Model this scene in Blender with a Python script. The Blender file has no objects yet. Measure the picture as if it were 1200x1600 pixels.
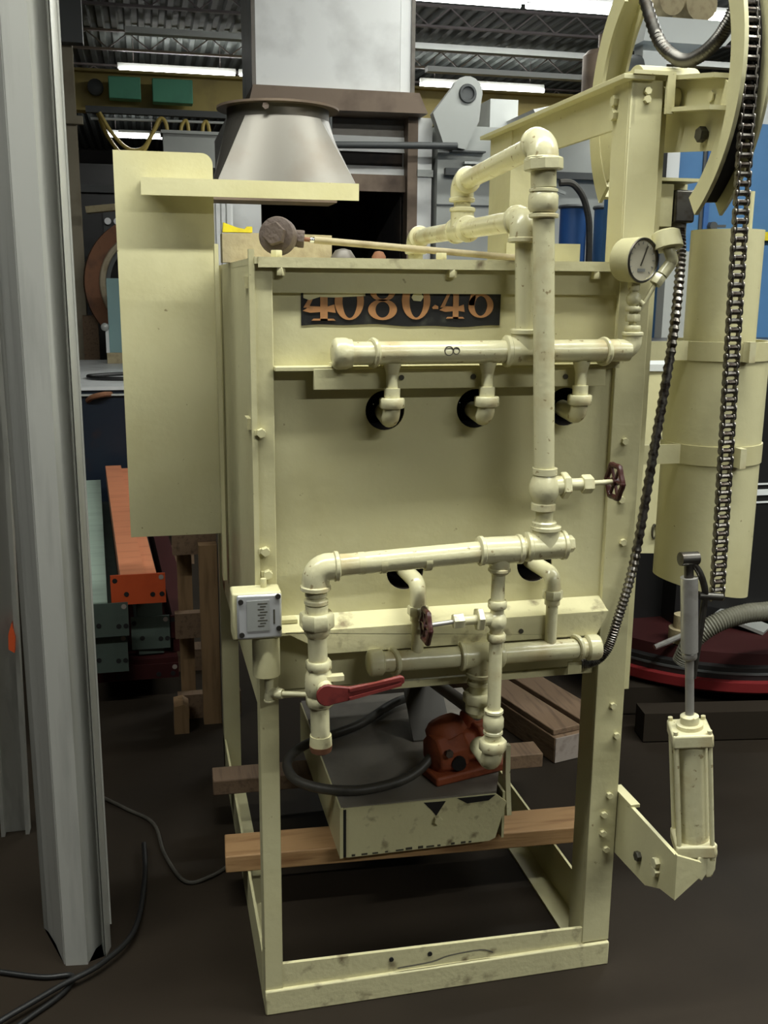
import bpy, bmesh, math, random
from mathutils import Vector, Matrix
random.seed(7)
V = Vector
sc = bpy.context.scene
COL = sc.collection

# ------------------------------------------------------------------ camera
cam_d = bpy.data.cameras.new('camera')
cam = bpy.data.objects.new('camera', cam_d); COL.objects.link(cam)
cam_d.sensor_fit = 'VERTICAL'; cam_d.sensor_height = 36.0
cam_d.lens = 1575.0 / 1600.0 * 36.0
cam_d.clip_start = 0.05; cam_d.clip_end = 200
R = Matrix(((0.97404554, -0.22619282, 0.00849094),
            (0.04137081, 0.21478302, 0.97578518),
            (-0.22253931, -0.95010792, 0.21856622)))          # world -> camera
cam.matrix_world = Matrix.Translation((-0.186, -1.848, 1.5)) @ R.transposed().to_4x4()
sc.camera = cam

# ------------------------------------------------------------------ world, exposure
w = bpy.data.worlds.new('world'); sc.world = w; w.use_nodes = True
w.node_tree.nodes['Background'].inputs[0].default_value = (0.5, 0.55, 0.5, 1)
w.node_tree.nodes['Background'].inputs[1].default_value = 0.02
sc.view_settings.view_transform = 'Standard'
sc.view_settings.look = 'None'
sc.view_settings.gamma = 1.0
sc.view_settings.exposure = 0.14
sc.view_settings.use_curve_mapping = False

# the shop's lamps: rows of ceiling fixtures (x0, x1, y); those over and behind the camera carry an area light
LAMP_Z = 4.2
LAMP_COLOR = (0.975, 1.0, 0.93)
def tube_light(xa, xb, yy, power, z=LAMP_Z):
    ld = bpy.data.lights.new('tube_light', 'AREA'); ld.shape = 'RECTANGLE'
    ld.size = xb - xa; ld.size_y = 0.13; ld.energy = power; ld.color = LAMP_COLOR
    lo = bpy.data.objects.new('tube_light', ld); COL.objects.link(lo)
    lo.location = ((xa + xb) / 2, yy, z - 0.055)
ROOM_LAMPS = [(-2.85, -1.35, -0.78), (-1.25, 0.25, -0.78), (0.35, 1.85, -0.78), (1.95, 3.45, -0.78), (3.55, 5.05, -0.78),
              (1.2, 2.7, -4.9), (2.8, 4.3, -4.9), (1.7, 3.2, 3.9), (3.3, 4.8, 3.9), (4.9, 6.4, 3.9)]  # leftmost fixture of the rear row is unseen, added to brighten the white duct
ROOM_POWER = [44, 50, 62, 66, 66, 66, 66, 25, 50, 38]
VIEW_LAMPS = [(-0.40, 1.10, 12.4), (1.14, 2.64, 12.4), (2.72, 3.50, 12.4), (3.58, 5.36, 12.3), (2.00, 3.50, 8.12),
              (3.52, 4.56, 8.12), (5.34, 6.70, 8.12), (6.74, 8.20, 8.12), (-0.78, 0.27, 18.4)]
for (xa, xb, yy), pw in zip(ROOM_LAMPS, ROOM_POWER): tube_light(xa, xb, yy, pw)
for (xa, xb, yy) in VIEW_LAMPS: tube_light(xa, xb, yy, 38 * (xb - xa))

# ------------------------------------------------------------------ materials
MATS = {}
def mat(name, c, rough=0.5, metal=0.0, c2=None, scale=8.0, lo=0.5, hi=0.75, bump=0.0, bscale=60.0, stretch=(1, 1, 1), emit=0.0, detail=5.0, mixf=1.0, spec=0.5, speck=None, speck_scale=55.0, speck_lo=0.66):
    m = bpy.data.materials.new(name); m.use_nodes = True
    nt = m.node_tree; b = nt.nodes['Principled BSDF']
    b.inputs['Base Color'].default_value = (*c, 1); b.inputs['Roughness'].default_value = rough
    b.inputs['Metallic'].default_value = metal; b.inputs['Specular IOR Level'].default_value = spec
    tc = nt.nodes.new('ShaderNodeTexCoord'); mp = nt.nodes.new('ShaderNodeMapping')
    mp.inputs['Scale'].default_value = stretch
    nt.links.new(tc.outputs['Object'], mp.inputs['Vector'])
    if c2 is not None:
        n = nt.nodes.new('ShaderNodeTexNoise'); n.inputs['Scale'].default_value = scale; n.inputs['Detail'].default_value = detail
        nt.links.new(mp.outputs[0], n.inputs['Vector'])
        r = nt.nodes.new('ShaderNodeMapRange'); r.inputs['From Min'].default_value = lo; r.inputs['From Max'].default_value = hi
        r.inputs['To Max'].default_value = mixf
        nt.links.new(n.outputs[0], r.inputs['Value'])
        mx = nt.nodes.new('ShaderNodeMix'); mx.data_type = 'RGBA'
        mx.inputs[6].default_value = (*c, 1); mx.inputs[7].default_value = (*c2, 1)
        nt.links.new(r.outputs[0], mx.inputs[0]); nt.links.new(mx.outputs[2], b.inputs['Base Color'])
        if speck is not None:
            n3 = nt.nodes.new('ShaderNodeTexNoise'); n3.inputs['Scale'].default_value = speck_scale; n3.inputs['Detail'].default_value = 2.0
            nt.links.new(mp.outputs[0], n3.inputs['Vector'])
            r3 = nt.nodes.new('ShaderNodeMapRange'); r3.inputs['From Min'].default_value = speck_lo; r3.inputs['From Max'].default_value = speck_lo + 0.05; r3.inputs['To Max'].default_value = 0.75
            nt.links.new(n3.outputs[0], r3.inputs['Value'])
            mx3 = nt.nodes.new('ShaderNodeMix'); mx3.data_type = 'RGBA'; mx3.inputs[7].default_value = (*speck, 1)
            nt.links.new(r3.outputs[0], mx3.inputs[0]); nt.links.new(mx.outputs[2], mx3.inputs[6]); nt.links.new(mx3.outputs[2], b.inputs['Base Color'])
    if bump:
        n2 = nt.nodes.new('ShaderNodeTexNoise'); n2.inputs['Scale'].default_value = bscale; n2.inputs['Detail'].default_value = 3
        nt.links.new(mp.outputs[0], n2.inputs['Vector'])
        bp = nt.nodes.new('ShaderNodeBump'); bp.inputs['Strength'].default_value = bump; bp.inputs['Distance'].default_value = 0.01
        nt.links.new(n2.outputs[0], bp.inputs['Height']); nt.links.new(bp.outputs[0], b.inputs['Normal'])
    if emit:
        b.inputs['Emission Color'].default_value = (*c, 1); b.inputs['Emission Strength'].default_value = emit
    MATS[name] = m
    return m
mat('cream', (0.585, 0.55, 0.325), 0.42, c2=(0.485, 0.44, 0.23), scale=3.5, lo=0.45, hi=0.8, bump=0.08, bscale=45, speck=(0.20, 0.15, 0.07), speck_scale=60, speck_lo=0.74)
mat('cream_pipe', (0.62, 0.585, 0.37), 0.24, c2=(0.50, 0.42, 0.235), scale=14, lo=0.52, hi=0.72, bump=0.08, bscale=70, speck=(0.24, 0.17, 0.08), speck_scale=75, speck_lo=0.67)
mat('cream_dirty', (0.60, 0.56, 0.33), 0.5, c2=(0.20, 0.16, 0.09), scale=26, lo=0.58, hi=0.75, bump=0.1, bscale=70)
mat('black', (0.006, 0.006, 0.006), 0.7)
mat('soot', (0.012, 0.010, 0.009), 0.9, c2=(0.05, 0.035, 0.025), scale=6)
mat('plate_black', (0.010, 0.010, 0.010), 0.45, c2=(0.05, 0.05, 0.04), scale=40, lo=0.55, hi=0.8)
mat('gold_digit', (0.42, 0.20, 0.075), 0.55, c2=(0.30, 0.15, 0.06), scale=60)
mat('steel_dark', (0.10, 0.095, 0.085), 0.38, 0.85, c2=(0.05, 0.035, 0.025), scale=40)
mat('chain_steel', (0.24, 0.225, 0.20), 0.32, 0.9, c2=(0.06, 0.045, 0.035), scale=90, lo=0.4, hi=0.65)
mat('steel', (0.48, 0.47, 0.44), 0.32, 0.6, c2=(0.30, 0.27, 0.24), scale=25)
mat('chrome', (0.7, 0.7, 0.7), 0.12, 1.0)
mat('stainless', (0.15, 0.14, 0.12), 0.42, 0.6, c2=(0.11, 0.085, 0.06), scale=5, lo=0.52, hi=0.8)
mat('galvanized', (0.50, 0.50, 0.46), 0.40, 0.30, c2=(0.38, 0.38, 0.35), scale=5, stretch=(6, 6, 0.6))
mat('alu_plate', (0.62, 0.63, 0.64), 0.35, 0.5)
mat('label_grey', (0.36, 0.37, 0.35), 0.4, 0.3)
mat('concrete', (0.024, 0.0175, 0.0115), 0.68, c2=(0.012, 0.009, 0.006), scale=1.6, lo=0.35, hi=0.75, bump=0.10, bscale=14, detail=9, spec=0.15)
mat('column_paint', (0.30, 0.26, 0.18), 0.6, c2=(0.2, 0.16, 0.10), scale=4)
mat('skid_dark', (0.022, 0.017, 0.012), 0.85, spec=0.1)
mat('sheet_dark', (0.065, 0.058, 0.048), 0.55)
mat('maroon', (0.05, 0.013, 0.010), 0.4, c2=(0.04, 0.01, 0.01), scale=50)
mat('red_lever', (0.17, 0.028, 0.024), 0.4, c2=(0.09, 0.015, 0.015), scale=50)
mat('orange_rust', (0.30, 0.070, 0.024), 0.6, c2=(0.15, 0.035, 0.015), scale=18, bump=0.2, bscale=60)
mat('rust', (0.22, 0.095, 0.045), 0.75, c2=(0.11, 0.05, 0.03), scale=9, bump=0.2, bscale=40)
mat('rust_brown', (0.10, 0.072, 0.055), 0.65, c2=(0.055, 0.036, 0.028), scale=40, bump=0.25, bscale=120)
mat('rubber', (0.010, 0.010, 0.010), 0.45)
mat('hose', (0.055, 0.05, 0.04), 0.5, c2=(0.03, 0.028, 0.022), scale=30)
mat('grey_hose', (0.15, 0.145, 0.11), 0.5)
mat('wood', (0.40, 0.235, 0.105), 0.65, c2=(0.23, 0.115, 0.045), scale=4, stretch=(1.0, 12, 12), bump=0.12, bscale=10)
mat('wood_crate', (0.22, 0.135, 0.065), 0.7, c2=(0.12, 0.07, 0.03), scale=4, stretch=(12, 12, 1.0))
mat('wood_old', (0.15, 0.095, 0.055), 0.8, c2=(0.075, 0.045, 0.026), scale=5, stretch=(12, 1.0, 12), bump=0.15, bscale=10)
mat('wood_end', (0.26, 0.22, 0.19), 0.8, c2=(0.15, 0.11, 0.09), scale=30)
mat('tan_board', (0.38, 0.32, 0.19), 0.8, c2=(0.26, 0.21, 0.12), scale=25, bump=0.2)
mat('yellow', (0.75, 0.62, 0.02), 0.5, c2=(0.55, 0.43, 0.02), scale=30)
mat('sheet_grey', (0.16, 0.145, 0.125), 0.5, 0.3, c2=(0.10, 0.085, 0.07), scale=7)
mat('white_duct', (0.84, 0.85, 0.83), 0.6, c2=(0.52, 0.52, 0.50), scale=3, lo=0.5, hi=0.85, bump=0.08, bscale=10)
mat('scorched', (0.20, 0.15, 0.11), 0.6, 0.4, c2=(0.08, 0.055, 0.04), scale=4)
mat('grey_machine', (0.42, 0.435, 0.41), 0.55, c2=(0.36, 0.375, 0.355), scale=2)
mat('grey_dark', (0.07, 0.075, 0.075), 0.5)
mat('blue', (0.035, 0.12, 0.34), 0.5, c2=(0.025, 0.09, 0.26), scale=3)
mat('blue_pale', (0.075, 0.20, 0.40), 0.5, c2=(0.05, 0.15, 0.33), scale=2)
mat('green_box', (0.10, 0.36, 0.22), 0.5, c2=(0.08, 0.28, 0.18), scale=4)
mat('crane_yellow', (0.42, 0.33, 0.10), 0.55, c2=(0.30, 0.23, 0.08), scale=3)
mat('cable_yellow', (0.50, 0.38, 0.10), 0.5)
mat('beam_green', (0.33, 0.42, 0.35), 0.45, c2=(0.26, 0.33, 0.28), scale=5, stretch=(1, 8, 1))
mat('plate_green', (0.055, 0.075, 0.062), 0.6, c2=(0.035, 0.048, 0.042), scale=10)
mat('beam_orange', (0.58, 0.22, 0.11), 0.4, c2=(0.46, 0.16, 0.08), scale=5, stretch=(1, 8, 1))
mat('plate_orange', (0.50, 0.075, 0.02), 0.45, c2=(0.38, 0.05, 0.015), scale=10)
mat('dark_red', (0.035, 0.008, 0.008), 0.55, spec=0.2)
mat('navy', (0.010, 0.016, 0.028), 0.35, c2=(0.05, 0.02, 0.012), scale=4, lo=0.6, hi=0.75)
mat('table_white', (0.66, 0.68, 0.68), 0.4, c2=(0.5, 0.5, 0.5), scale=4)
mat('teal', (0.20, 0.33, 0.33), 0.5)
mat('ring_tan', (0.45, 0.38, 0.26), 0.6, c2=(0.3, 0.22, 0.13), scale=12)
mat('ceiling_deck', (0.105, 0.118, 0.112), 0.75, c2=(0.075, 0.085, 0.08), scale=2)
mat('joist_dark', (0.15, 0.13, 0.13), 0.6)
mat('pale_paint', (0.55, 0.57, 0.55), 0.5)
mat('wall_dark', (0.045, 0.045, 0.047), 0.8, c2=(0.03, 0.03, 0.03), scale=0.7)
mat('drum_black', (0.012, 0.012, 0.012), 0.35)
mat('drum_red', (0.15, 0.015, 0.016), 0.5, spec=0.2)
mat('tube_glow', (1.0, 1.0, 0.97), 0.4, emit=16.0)
mat('lid_grey', (0.20, 0.18, 0.15), 0.55, 0.1, c2=(0.13, 0.11, 0.09), scale=9, bump=0.05)
mat('dial', (0.60, 0.56, 0.43), 0.3)
mat('ink', (0.05, 0.045, 0.03), 0.6)

# ------------------------------------------------------------------ mesh builder
def perp(a):
    a = V(a).normalized()
    u = a.cross(V((0, 0, 1)))
    if u.length < 1e-4: u = a.cross(V((0, 1, 0)))
    u.normalize()
    return u, a.cross(u).normalized()
class MB:
    def __init__(s): s.v = []; s.f = []
    def add(s, vs, fs):
        n = len(s.v); s.v += [V(p) for p in vs]; s.f += [tuple(i + n for i in f) for f in fs]; return s
    def box(s, x0, x1, y0, y1, z0, z1):
        vs = [(x, y, z) for x in (x0, x1) for y in (y0, y1) for z in (z0, z1)]
        return s.add(vs, [(0, 1, 3, 2), (4, 6, 7, 5), (0, 4, 5, 1), (2, 3, 7, 6), (0, 2, 6, 4), (1, 5, 7, 3)])
    def bar(s, p0, p1, w, h, up=(0, 0, 1)):
        p0, p1 = V(p0), V(p1); a = (p1 - p0).normalized(); side = a.cross(V(up)).normalized(); u = side.cross(a)
        vs = [p + side * (i * w / 2) + u * (j * h / 2) for p in (p0, p1) for i in (-1, 1) for j in (-1, 1)]
        return s.add(vs, [(0, 1, 3, 2), (4, 6, 7, 5), (0, 4, 5, 1), (2, 3, 7, 6), (0, 2, 6, 4), (1, 5, 7, 3)])
    def lathe(s, p0, axis, prof, n=20, phase=0.0, cap=True):
        p0 = V(p0); a = V(axis).normalized(); u, w_ = perp(a); vs = []; fs = []
        for (t, r) in prof:
            for k in range(n):
                q = 2 * math.pi * k / n + phase
                vs.append(p0 + a * t + (u * math.cos(q) + w_ * math.sin(q)) * r)
        m = len(prof)
        for i in range(m - 1):
            for k in range(n):
                k2 = (k + 1) % n
                fs.append((i * n + k, i * n + k2, (i + 1) * n + k2, (i + 1) * n + k))
        if cap:
            fs.append(tuple(range(n - 1, -1, -1))); fs.append(tuple((m - 1) * n + k for k in range(n)))
        return s.add(vs, fs)
    def cyl(s, p0, p1, r, r2=None, n=20):
        d = V(p1) - V(p0); return s.lathe(p0, d, [(0, r), (d.length, r if r2 is None else r2)], n)
    def hexnut(s, p0, p1, r, n=6):
        d = V(p1) - V(p0); L = d.length
        return s.lathe(p0, d, [(0, r * 0.93), (L * 0.12, r), (L * 0.88, r), (L, r * 0.93)], n, phase=0.3)
    def bead(s, p, axis, r, h):
        a = V(axis).normalized()
        return s.lathe(V(p) - a * h / 2, a, [(0, r * 0.9), (h * 0.2, r), (h * 0.8, r), (h, r * 0.9)], 22)
    def tube(s, path, r, n=12, rf=None, cap=True):
        P = [V(p) for p in path]; m = len(P); T = []
        for i in range(m):
            T.append((P[min(i + 1, m - 1)] - P[max(i - 1, 0)]).normalized())
        u, _ = perp(T[0]); vs = []; fs = []
        for i in range(m):
            u = (u - T[i] * u.dot(T[i])).normalized(); w_ = T[i].cross(u)
            rr = rf(i) if rf else r
            for k in range(n):
                q = 2 * math.pi * k / n
                vs.append(P[i] + (u * math.cos(q) + w_ * math.sin(q)) * rr)
        for i in range(m - 1):
            for k in range(n):
                k2 = (k + 1) % n; fs.append((i * n + k, i * n + k2, (i + 1) * n + k2, (i + 1) * n + k))
        if cap: fs.append(tuple(range(n - 1, -1, -1))); fs.append(tuple((m - 1) * n + k for k in range(n)))
        return s.add(vs, fs)
    def prism(s, pts, plane, a, b):
        n = len(pts)
        f3 = {'xz': lambda p, d: (p[0], d, p[1]), 'yz': lambda p, d: (d, p[0], p[1]), 'xy': lambda p, d: (p[0], p[1], d)}[plane]
        vs = [f3(p, a) for p in pts] + [f3(p, b) for p in pts]
        fs = [tuple(range(n)), tuple(range(2 * n - 1, n - 1, -1))] + [(i, i + n, (i + 1) % n + n, (i + 1) % n) for i in range(n)]
        return s.add(vs, fs)
    def ring2d(s, outer, inner, plane, a, b):
        n = len(outer)
        f3 = {'xz': lambda p, d: (p[0], d, p[1]), 'yz': lambda p, d: (d, p[0], p[1]), 'xy': lambda p, d: (p[0], p[1], d)}[plane]
        vs = [f3(p, d) for d in (a, b) for L in (outer, inner) for p in L]
        fs = []
        for i in range(n):
            j = (i + 1) % n
            fs += [(i, j, n + j, n + i), (2 * n + i, 3 * n + i, 3 * n + j, 2 * n + j), (i, 2 * n + i, 2 * n + j, j), (n + i, n + j, 3 * n + j, 3 * n + i)]
        return s.add(vs, fs)
    def arc(s, cy, cz, r0, r1, a0, a1, x0, x1, n=24):
        pts = [(cy + r1 * math.cos(t), cz + r1 * math.sin(t)) for t in [a0 + (a1 - a0) * i / n for i in range(n + 1)]]
        ins = [(cy + r0 * math.cos(t), cz + r0 * math.sin(t)) for t in [a0 + (a1 - a0) * i / n for i in range(n + 1)]]
        m = n + 1; vs = [(x, *p) for x in (x0, x1) for L in (pts, ins) for p in L]; fs = []
        for i in range(n):
            j = i + 1
            fs += [(i, j, m + j, m + i), (2 * m + i, 3 * m + i, 3 * m + j, 2 * m + j), (i, 2 * m + i, 2 * m + j, j), (m + i, m + j, 3 * m + j, 3 * m + i)]
        fs += [(0, m, 3 * m, 2 * m), (n, 2 * m + n, 3 * m + n, m + n)]
        return s.add(vs, fs)
    def sphere(s, c, r, n=16, m=10, sc_=(1, 1, 1)):
        c = V(c); vs = []; fs = []
        for i in range(m + 1):
            t = math.pi * i / m
            for k in range(n):
                q = 2 * math.pi * k / n
                vs.append(c + V((r * math.sin(t) * math.cos(q) * sc_[0], r * math.sin(t) * math.sin(q) * sc_[1], r * math.cos(t) * sc_[2])))
        for i in range(m):
            for k in range(n):
                k2 = (k + 1) % n; fs.append((i * n + k, (i + 1) * n + k, (i + 1) * n + k2, i * n + k2))
        return s.add(vs, fs)
    def torus(s, c, axis, R_, r, n=28, m=8, lob=0.0, k_=5):
        c = V(c); a = V(axis).normalized(); u, w_ = perp(a)
        path = []
        for i in range(n):
            q = 2 * math.pi * i / n; rr = R_ * (1 + lob * math.cos(k_ * q))
            path.append(c + (u * math.cos(q) + w_ * math.sin(q)) * rr)
        vs = []; fs = []
        for i in range(n):
            d = (path[i] - c).normalized()
            for k in range(m):
                t = 2 * math.pi * k / m; vs.append(path[i] + d * (r * math.cos(t)) + a * (r * math.sin(t)))
        for i in range(n):
            j = (i + 1) % n
            for k in range(m):
                k2 = (k + 1) % m; fs.append((i * m + k, j * m + k, j * m + k2, i * m + k2))
        return s.add(vs, fs)
    def mesh(s, name, off):
        me = bpy.data.meshes.new(name)
        me.from_pydata([tuple(p - off) for p in s.v], [], s.f)
        bm = bmesh.new(); bm.from_mesh(me); bmesh.ops.recalc_face_normals(bm, faces=bm.faces)
        bm.to_mesh(me); bm.free()
        for p in me.polygons: p.use_smooth = True
        me.set_sharp_from_angle(angle=math.radians(38))
        return me
WLOC = {}
def base_of(vs):
    xs = [p.x for p in vs]; ys = [p.y for p in vs]; zs = [p.z for p in vs]
    return V(((min(xs) + max(xs)) / 2, (min(ys) + max(ys)) / 2, min(zs)))
def O(name, mb, m, parent=None, label=None, cat=None, group=None, kind=None, bevel=0.0):
    off = base_of(mb.v)
    ob = bpy.data.objects.new(name, mb.mesh(name, off)); COL.objects.link(ob)
    ob.data.materials.append(MATS[m])
    ob.location = off - (WLOC[parent.name] if parent else V((0, 0, 0)))
    if parent: ob.parent = parent
    WLOC[ob.name] = off
    if bevel:
        md = ob.modifiers.new('bevel', 'BEVEL'); md.width = bevel; md.segments = 2; md.limit_method = 'ANGLE'; md.angle_limit = math.radians(40)
    if label: ob['label'] = label
    if cat: ob['category'] = cat
    if group: ob['group'] = group
    if kind: ob['kind'] = kind
    return ob
def thing(name, label, cat, loc, group=None):
    o = bpy.data.objects.new(name, None); COL.objects.link(o); o.empty_display_size = 0.1
    o.location = loc; WLOC[o.name] = V(loc); o['label'] = label; o['category'] = cat
    if group: o['group'] = group
    return o
def box(*a): return MB().box(*a)
def boxes(*L):
    m = MB()
    for a in L: m.box(*a)
    return m
def smooth(pts, n=8):
    P = [V(p) for p in pts]; out = []
    for i in range(len(P) - 1):
        p0, p1, p2, p3 = P[max(i - 1, 0)], P[i], P[i + 1], P[min(i + 2, len(P) - 1)]
        for k in range(n):
            t = k / n
            out.append(0.5 * ((2 * p1) + (p2 - p0) * t + (2 * p0 - 5 * p1 + 4 * p2 - p3) * t * t + (3 * p1 - p0 - 3 * p2 + p3) * t ** 3))
    return out + [P[-1]]
def bend(p0, c, p1, rad, n=8):
    """polyline p0 - corner c - p1 with the corner rounded"""
    p0, c, p1 = V(p0), V(c), V(p1); a = (p0 - c).normalized(); b = (p1 - c).normalized()
    ang = a.angle(b); d = rad / math.tan(ang / 2); s0 = c + a * d; s1 = c + b * d
    ctr = c + (a + b).normalized() * (rad / math.sin(ang / 2)); out = [p0]
    e0 = s0 - ctr; e1 = s1 - ctr; tot = e0.angle(e1); ax = e0.cross(e1).normalized()
    for i in range(n + 1): out.append(ctr + Matrix.Rotation(tot * i / n, 3, ax) @ e0)
    return out + [p1]
def elbow(mb, c, da, db, r, L=None):
    """cast 90 degree elbow: fat bend with a bead on each mouth"""
    c = V(c); da = V(da).normalized(); db = V(db).normalized(); L = L or r * 1.9
    mb.tube(bend(c + da * L, c, c + db * L, r * 1.15), r * 1.24, 18)
    for d in (da, db): mb.bead(c + d * L, d, r * 1.38, r * 0.5)
    return mb
def tee(mb, c, ax, br, r, L=None, rb=None):
    c = V(c); ax = V(ax).normalized(); br = V(br).normalized(); L = L or r * 1.9; rb = rb or r
    mb.cyl(c - ax * L, c + ax * L, r * 1.27); mb.cyl(c, c + br * L, rb * 1.27)
    for d in (ax, -ax): mb.bead(c + d * L, d, r * 1.40, r * 0.5)
    mb.bead(c + br * L, br, rb * 1.40, rb * 0.5)
    return mb

# ------------------------------------------------------------------ the building
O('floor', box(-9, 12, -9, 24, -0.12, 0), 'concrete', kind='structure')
deck = MB(); prof = []
x = -9.0
while x < 12.0:
    prof += [(x, 4.60), (x + 0.06, 4.60), (x + 0.08, 4.55), (x + 0.14, 4.55)]; x += 0.16
top = [(px_, pz + 0.012) for (px_, pz) in reversed(prof)]
deck.prism(prof + top, 'xz', -9, 24)
ceil = O('ceiling', deck, 'ceiling_deck', kind='structure')
for k in range(11):
    yj = -7.0 + 2.1 * k
    O('joist_chord', box(-9, 12, yj - 0.03, yj + 0.03, 4.300, 4.325), 'joist_dark', ceil)
    O('joist_chord', box(-9, 12, yj - 0.03, yj + 0.03, 4.515, 4.54), 'joist_dark', ceil)
    web = MB(); xx = -9.0
    while xx < 11.9:
        web.bar((xx, yj, 4.325), (xx + 0.25, yj, 4.515), 0.014, 0.014, up=(0, 1, 0)).bar((xx + 0.25, yj, 4.515), (xx + 0.5, yj, 4.325), 0.014, 0.014, up=(0, 1, 0)); xx += 0.5
    O('joist_web', web, 'joist_dark', ceil, kind='stuff')
for (xa, xb, yc) in ((-0.27, 1.2, 9.6), (2.7, 8.2, 9.5), (3.2, 7.5, 10.6)):
    O('conduit_channel', box(xa, xb, yc - 0.06, yc + 0.06, 4.00, 4.06), 'pale_paint', ceil)
O('wall_back', box(-9, 12, 23.9, 24.1, 0, 4.6), 'wall_dark', kind='structure')
O('wall_left', box(-9.2, -9, -9, 24, 0, 4.6), 'wall_dark', kind='structure')
O('wall_right', box(12, 12.2, -9, 24, 0, 4.6), 'wall_dark', kind='structure')
O('wall_front', box(-9, 12, -9.2, -9, 0, 4.6), 'wall_dark', kind='structure')

def lamp(xa, xb, yy, label, z=LAMP_Z, group='ceiling fluorescent fixtures'):
    t = thing('fluorescent_light', label, 'ceiling light', ((xa + xb) / 2, yy, z - 0.04), group)
    O('housing', MB().prism([(yy - 0.05, z + 0.0), (yy + 0.05, z + 0.0), (yy + 0.03, z + 0.06), (yy - 0.03, z + 0.06)], 'yz', xa, xb), 'pale_paint', t)
    for dy in (-0.075, 0.075):
        O('lamp_tube', MB().cyl((xa + 0.02, yy + dy, z - 0.03), (xb - 0.02, yy + dy, z - 0.03), 0.027, n=8), 'tube_glow', t)
    for xx in (xa + 0.2, xb - 0.2):
        O('hanger', MB().cyl((xx, yy, z + 0.06), (xx, yy, 4.56), 0.006, n=6), 'joist_dark', t)
    return t
lamp(-0.40, 1.10, 12.4, 'long lit fluorescent fixture above the green boxes on the crane beam')
lamp(1.14, 2.64, 12.4, 'lit fluorescent fixture whose left end shows beside the white duct')
lamp(2.72, 3.50, 12.4, 'short lit fluorescent fixture just right of the white duct')
lamp(3.58, 5.36, 12.3, 'lit fluorescent fixture above the grey machine with the lifting eye')
lamp(2.00, 3.50, 8.12, 'lit fluorescent fixture cut by the top edge, left half')
lamp(3.52, 4.56, 8.12, 'lit fluorescent fixture ending beside the rear sector arm')
lamp(5.34, 6.70, 8.12, 'lit fluorescent fixture at top right beside the chain sector')
lamp(6.74, 8.20, 8.12, 'lit fluorescent fixture at the right edge of the photo')
lamp(-0.78, 0.27, 18.4, 'small far lit fluorescent fixture behind the hanging yellow cables')
for i, (xa, xb, yy) in enumerate(ROOM_LAMPS):
    row = 'above the furnace front' if yy == -0.78 else ('behind the camera' if yy < -1 else 'above the rear machines')
    lamp(xa, xb, yy, 'ceiling fluorescent fixture outside the picture %s, %s from the left' % (row, ('first', 'second', 'third', 'fourth', 'fifth')[[k for k in range(len(ROOM_LAMPS)) if ROOM_LAMPS[k][2] == yy].index(i)]), group='aisle fixtures')

# ------------------------------------------------------------------ the furnace
F = thing('furnace', 'cream painted industrial gas furnace on legs with pipes, valves and number plate 4080-46', 'furnace', (0.39, 0.5, 0))
# frame
O('post', boxes((0, 0.038, 0, 0.007, 0.055, 1.537), (0, 0.006, 0.007, 0.045, 0.0, 1.56)), 'cream', F, bevel=0.0015)
O('post', boxes((0.713, 0.778, 0.0, 0.008, 0.06, 1.88), (0.713, 0.721, 0.008, 0.075, 0.0, 1.88), (0.768, 0.778, 0.008, 0.055, 0, 1.88)), 'cream', F, bevel=0.0015)
O('post_strip', box(0.778, 0.799, 0.022, 0.034, 0.655, 1.86), 'cream', F)
O('post', boxes((0.712, 0.720, 0.64, 0.80, 0.66, 1.877), (0.720, 0.775, 0.64, 0.648, 0.66, 1.877)), 'cream', F)
O('post', boxes((0.0, 0.05, 1.10, 1.107, 0, 1.55), (0, 0.006, 1.107, 1.15, 0, 1.55)), 'cream', F)
O('base_rail', boxes((0, 0.778, -0.006, 0.006, 0.0, 0.057), (0, 0.778, 0.006, 0.05, 0, 0.008)), 'cream_dirty', F, bevel=0.003)
O('base_plate', MB().prism([(0.036, 0.05), (0.036, 0.113), (0.718, 0.097), (0.718, 0.05)], 'xz', 0.002, 0.010), 'cream_dirty', F)
O('side_rail', boxes((0, 0.006, 0.05, 1.15, 0.0, 0.115), (0.006, 0.05, 0.05, 1.15, 0, 0.006)), 'cream', F)
O('side_rail', boxes((0.772, 0.778, 0.05, 0.95, 0.0, 0.115), (0.72, 0.772, 0.05, 0.95, 0, 0.006)), 'cream', F)
for (x_, z_) in ((0.272, 0.088), (0.358, 0.088)):
    O('bolt_hole', MB().cyl((x_, -0.001, z_), (x_, 0.004, z_), 0.005, n=10), 'black', F)
O('loose_wire', MB().tube(smooth([(0.285, -0.004, 0.068), (0.36, -0.005, 0.072), (0.40, -0.006, 0.082), (0.47, -0.006, 0.085), (0.50, -0.005, 0.074)], 4), 0.0015, 6), 'ink', F, label='thin dark wire on the base plate')
O('top_beam', boxes((0.716, 0.724, 0.0, 0.81, 1.80, 1.878), (0.692, 0.755, -0.01, 0.83, 1.878, 1.887)), 'cream', F, bevel=0.001)
O('beam_cap', boxes((0.71, 0.795, -0.014, 0.07, 1.887, 1.894), (0.779, 0.795, -0.014, -0.006, 1.82, 1.887)), 'cream', F)
for (x_, y_, z_) in ((0.715, 0.06, 1.85), (0.715, 0.06, 1.825)):
    O('bolt', MB().hexnut((x_, y_, z_), (x_ - 0.012, y_, z_), 0.011), 'cream', F)
for (x_, z_) in ((0.745, 1.845), (0.745, 1.86), (0.742, 1.20), (0.742, 1.08), (0.752, 0.63), (0.752, 0.99), (0.735, 1.52), (0.757, 0.42), (0.747, 0.375), (0.747, 0.33), (0.757, 0.29), (0.765, 0.56), (0.745, 1.40)):
    O('bolt', MB().hexnut((x_, 0.001, z_), (x_, -0.007, z_), 0.0075), 'cream_dirty', F)
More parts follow.
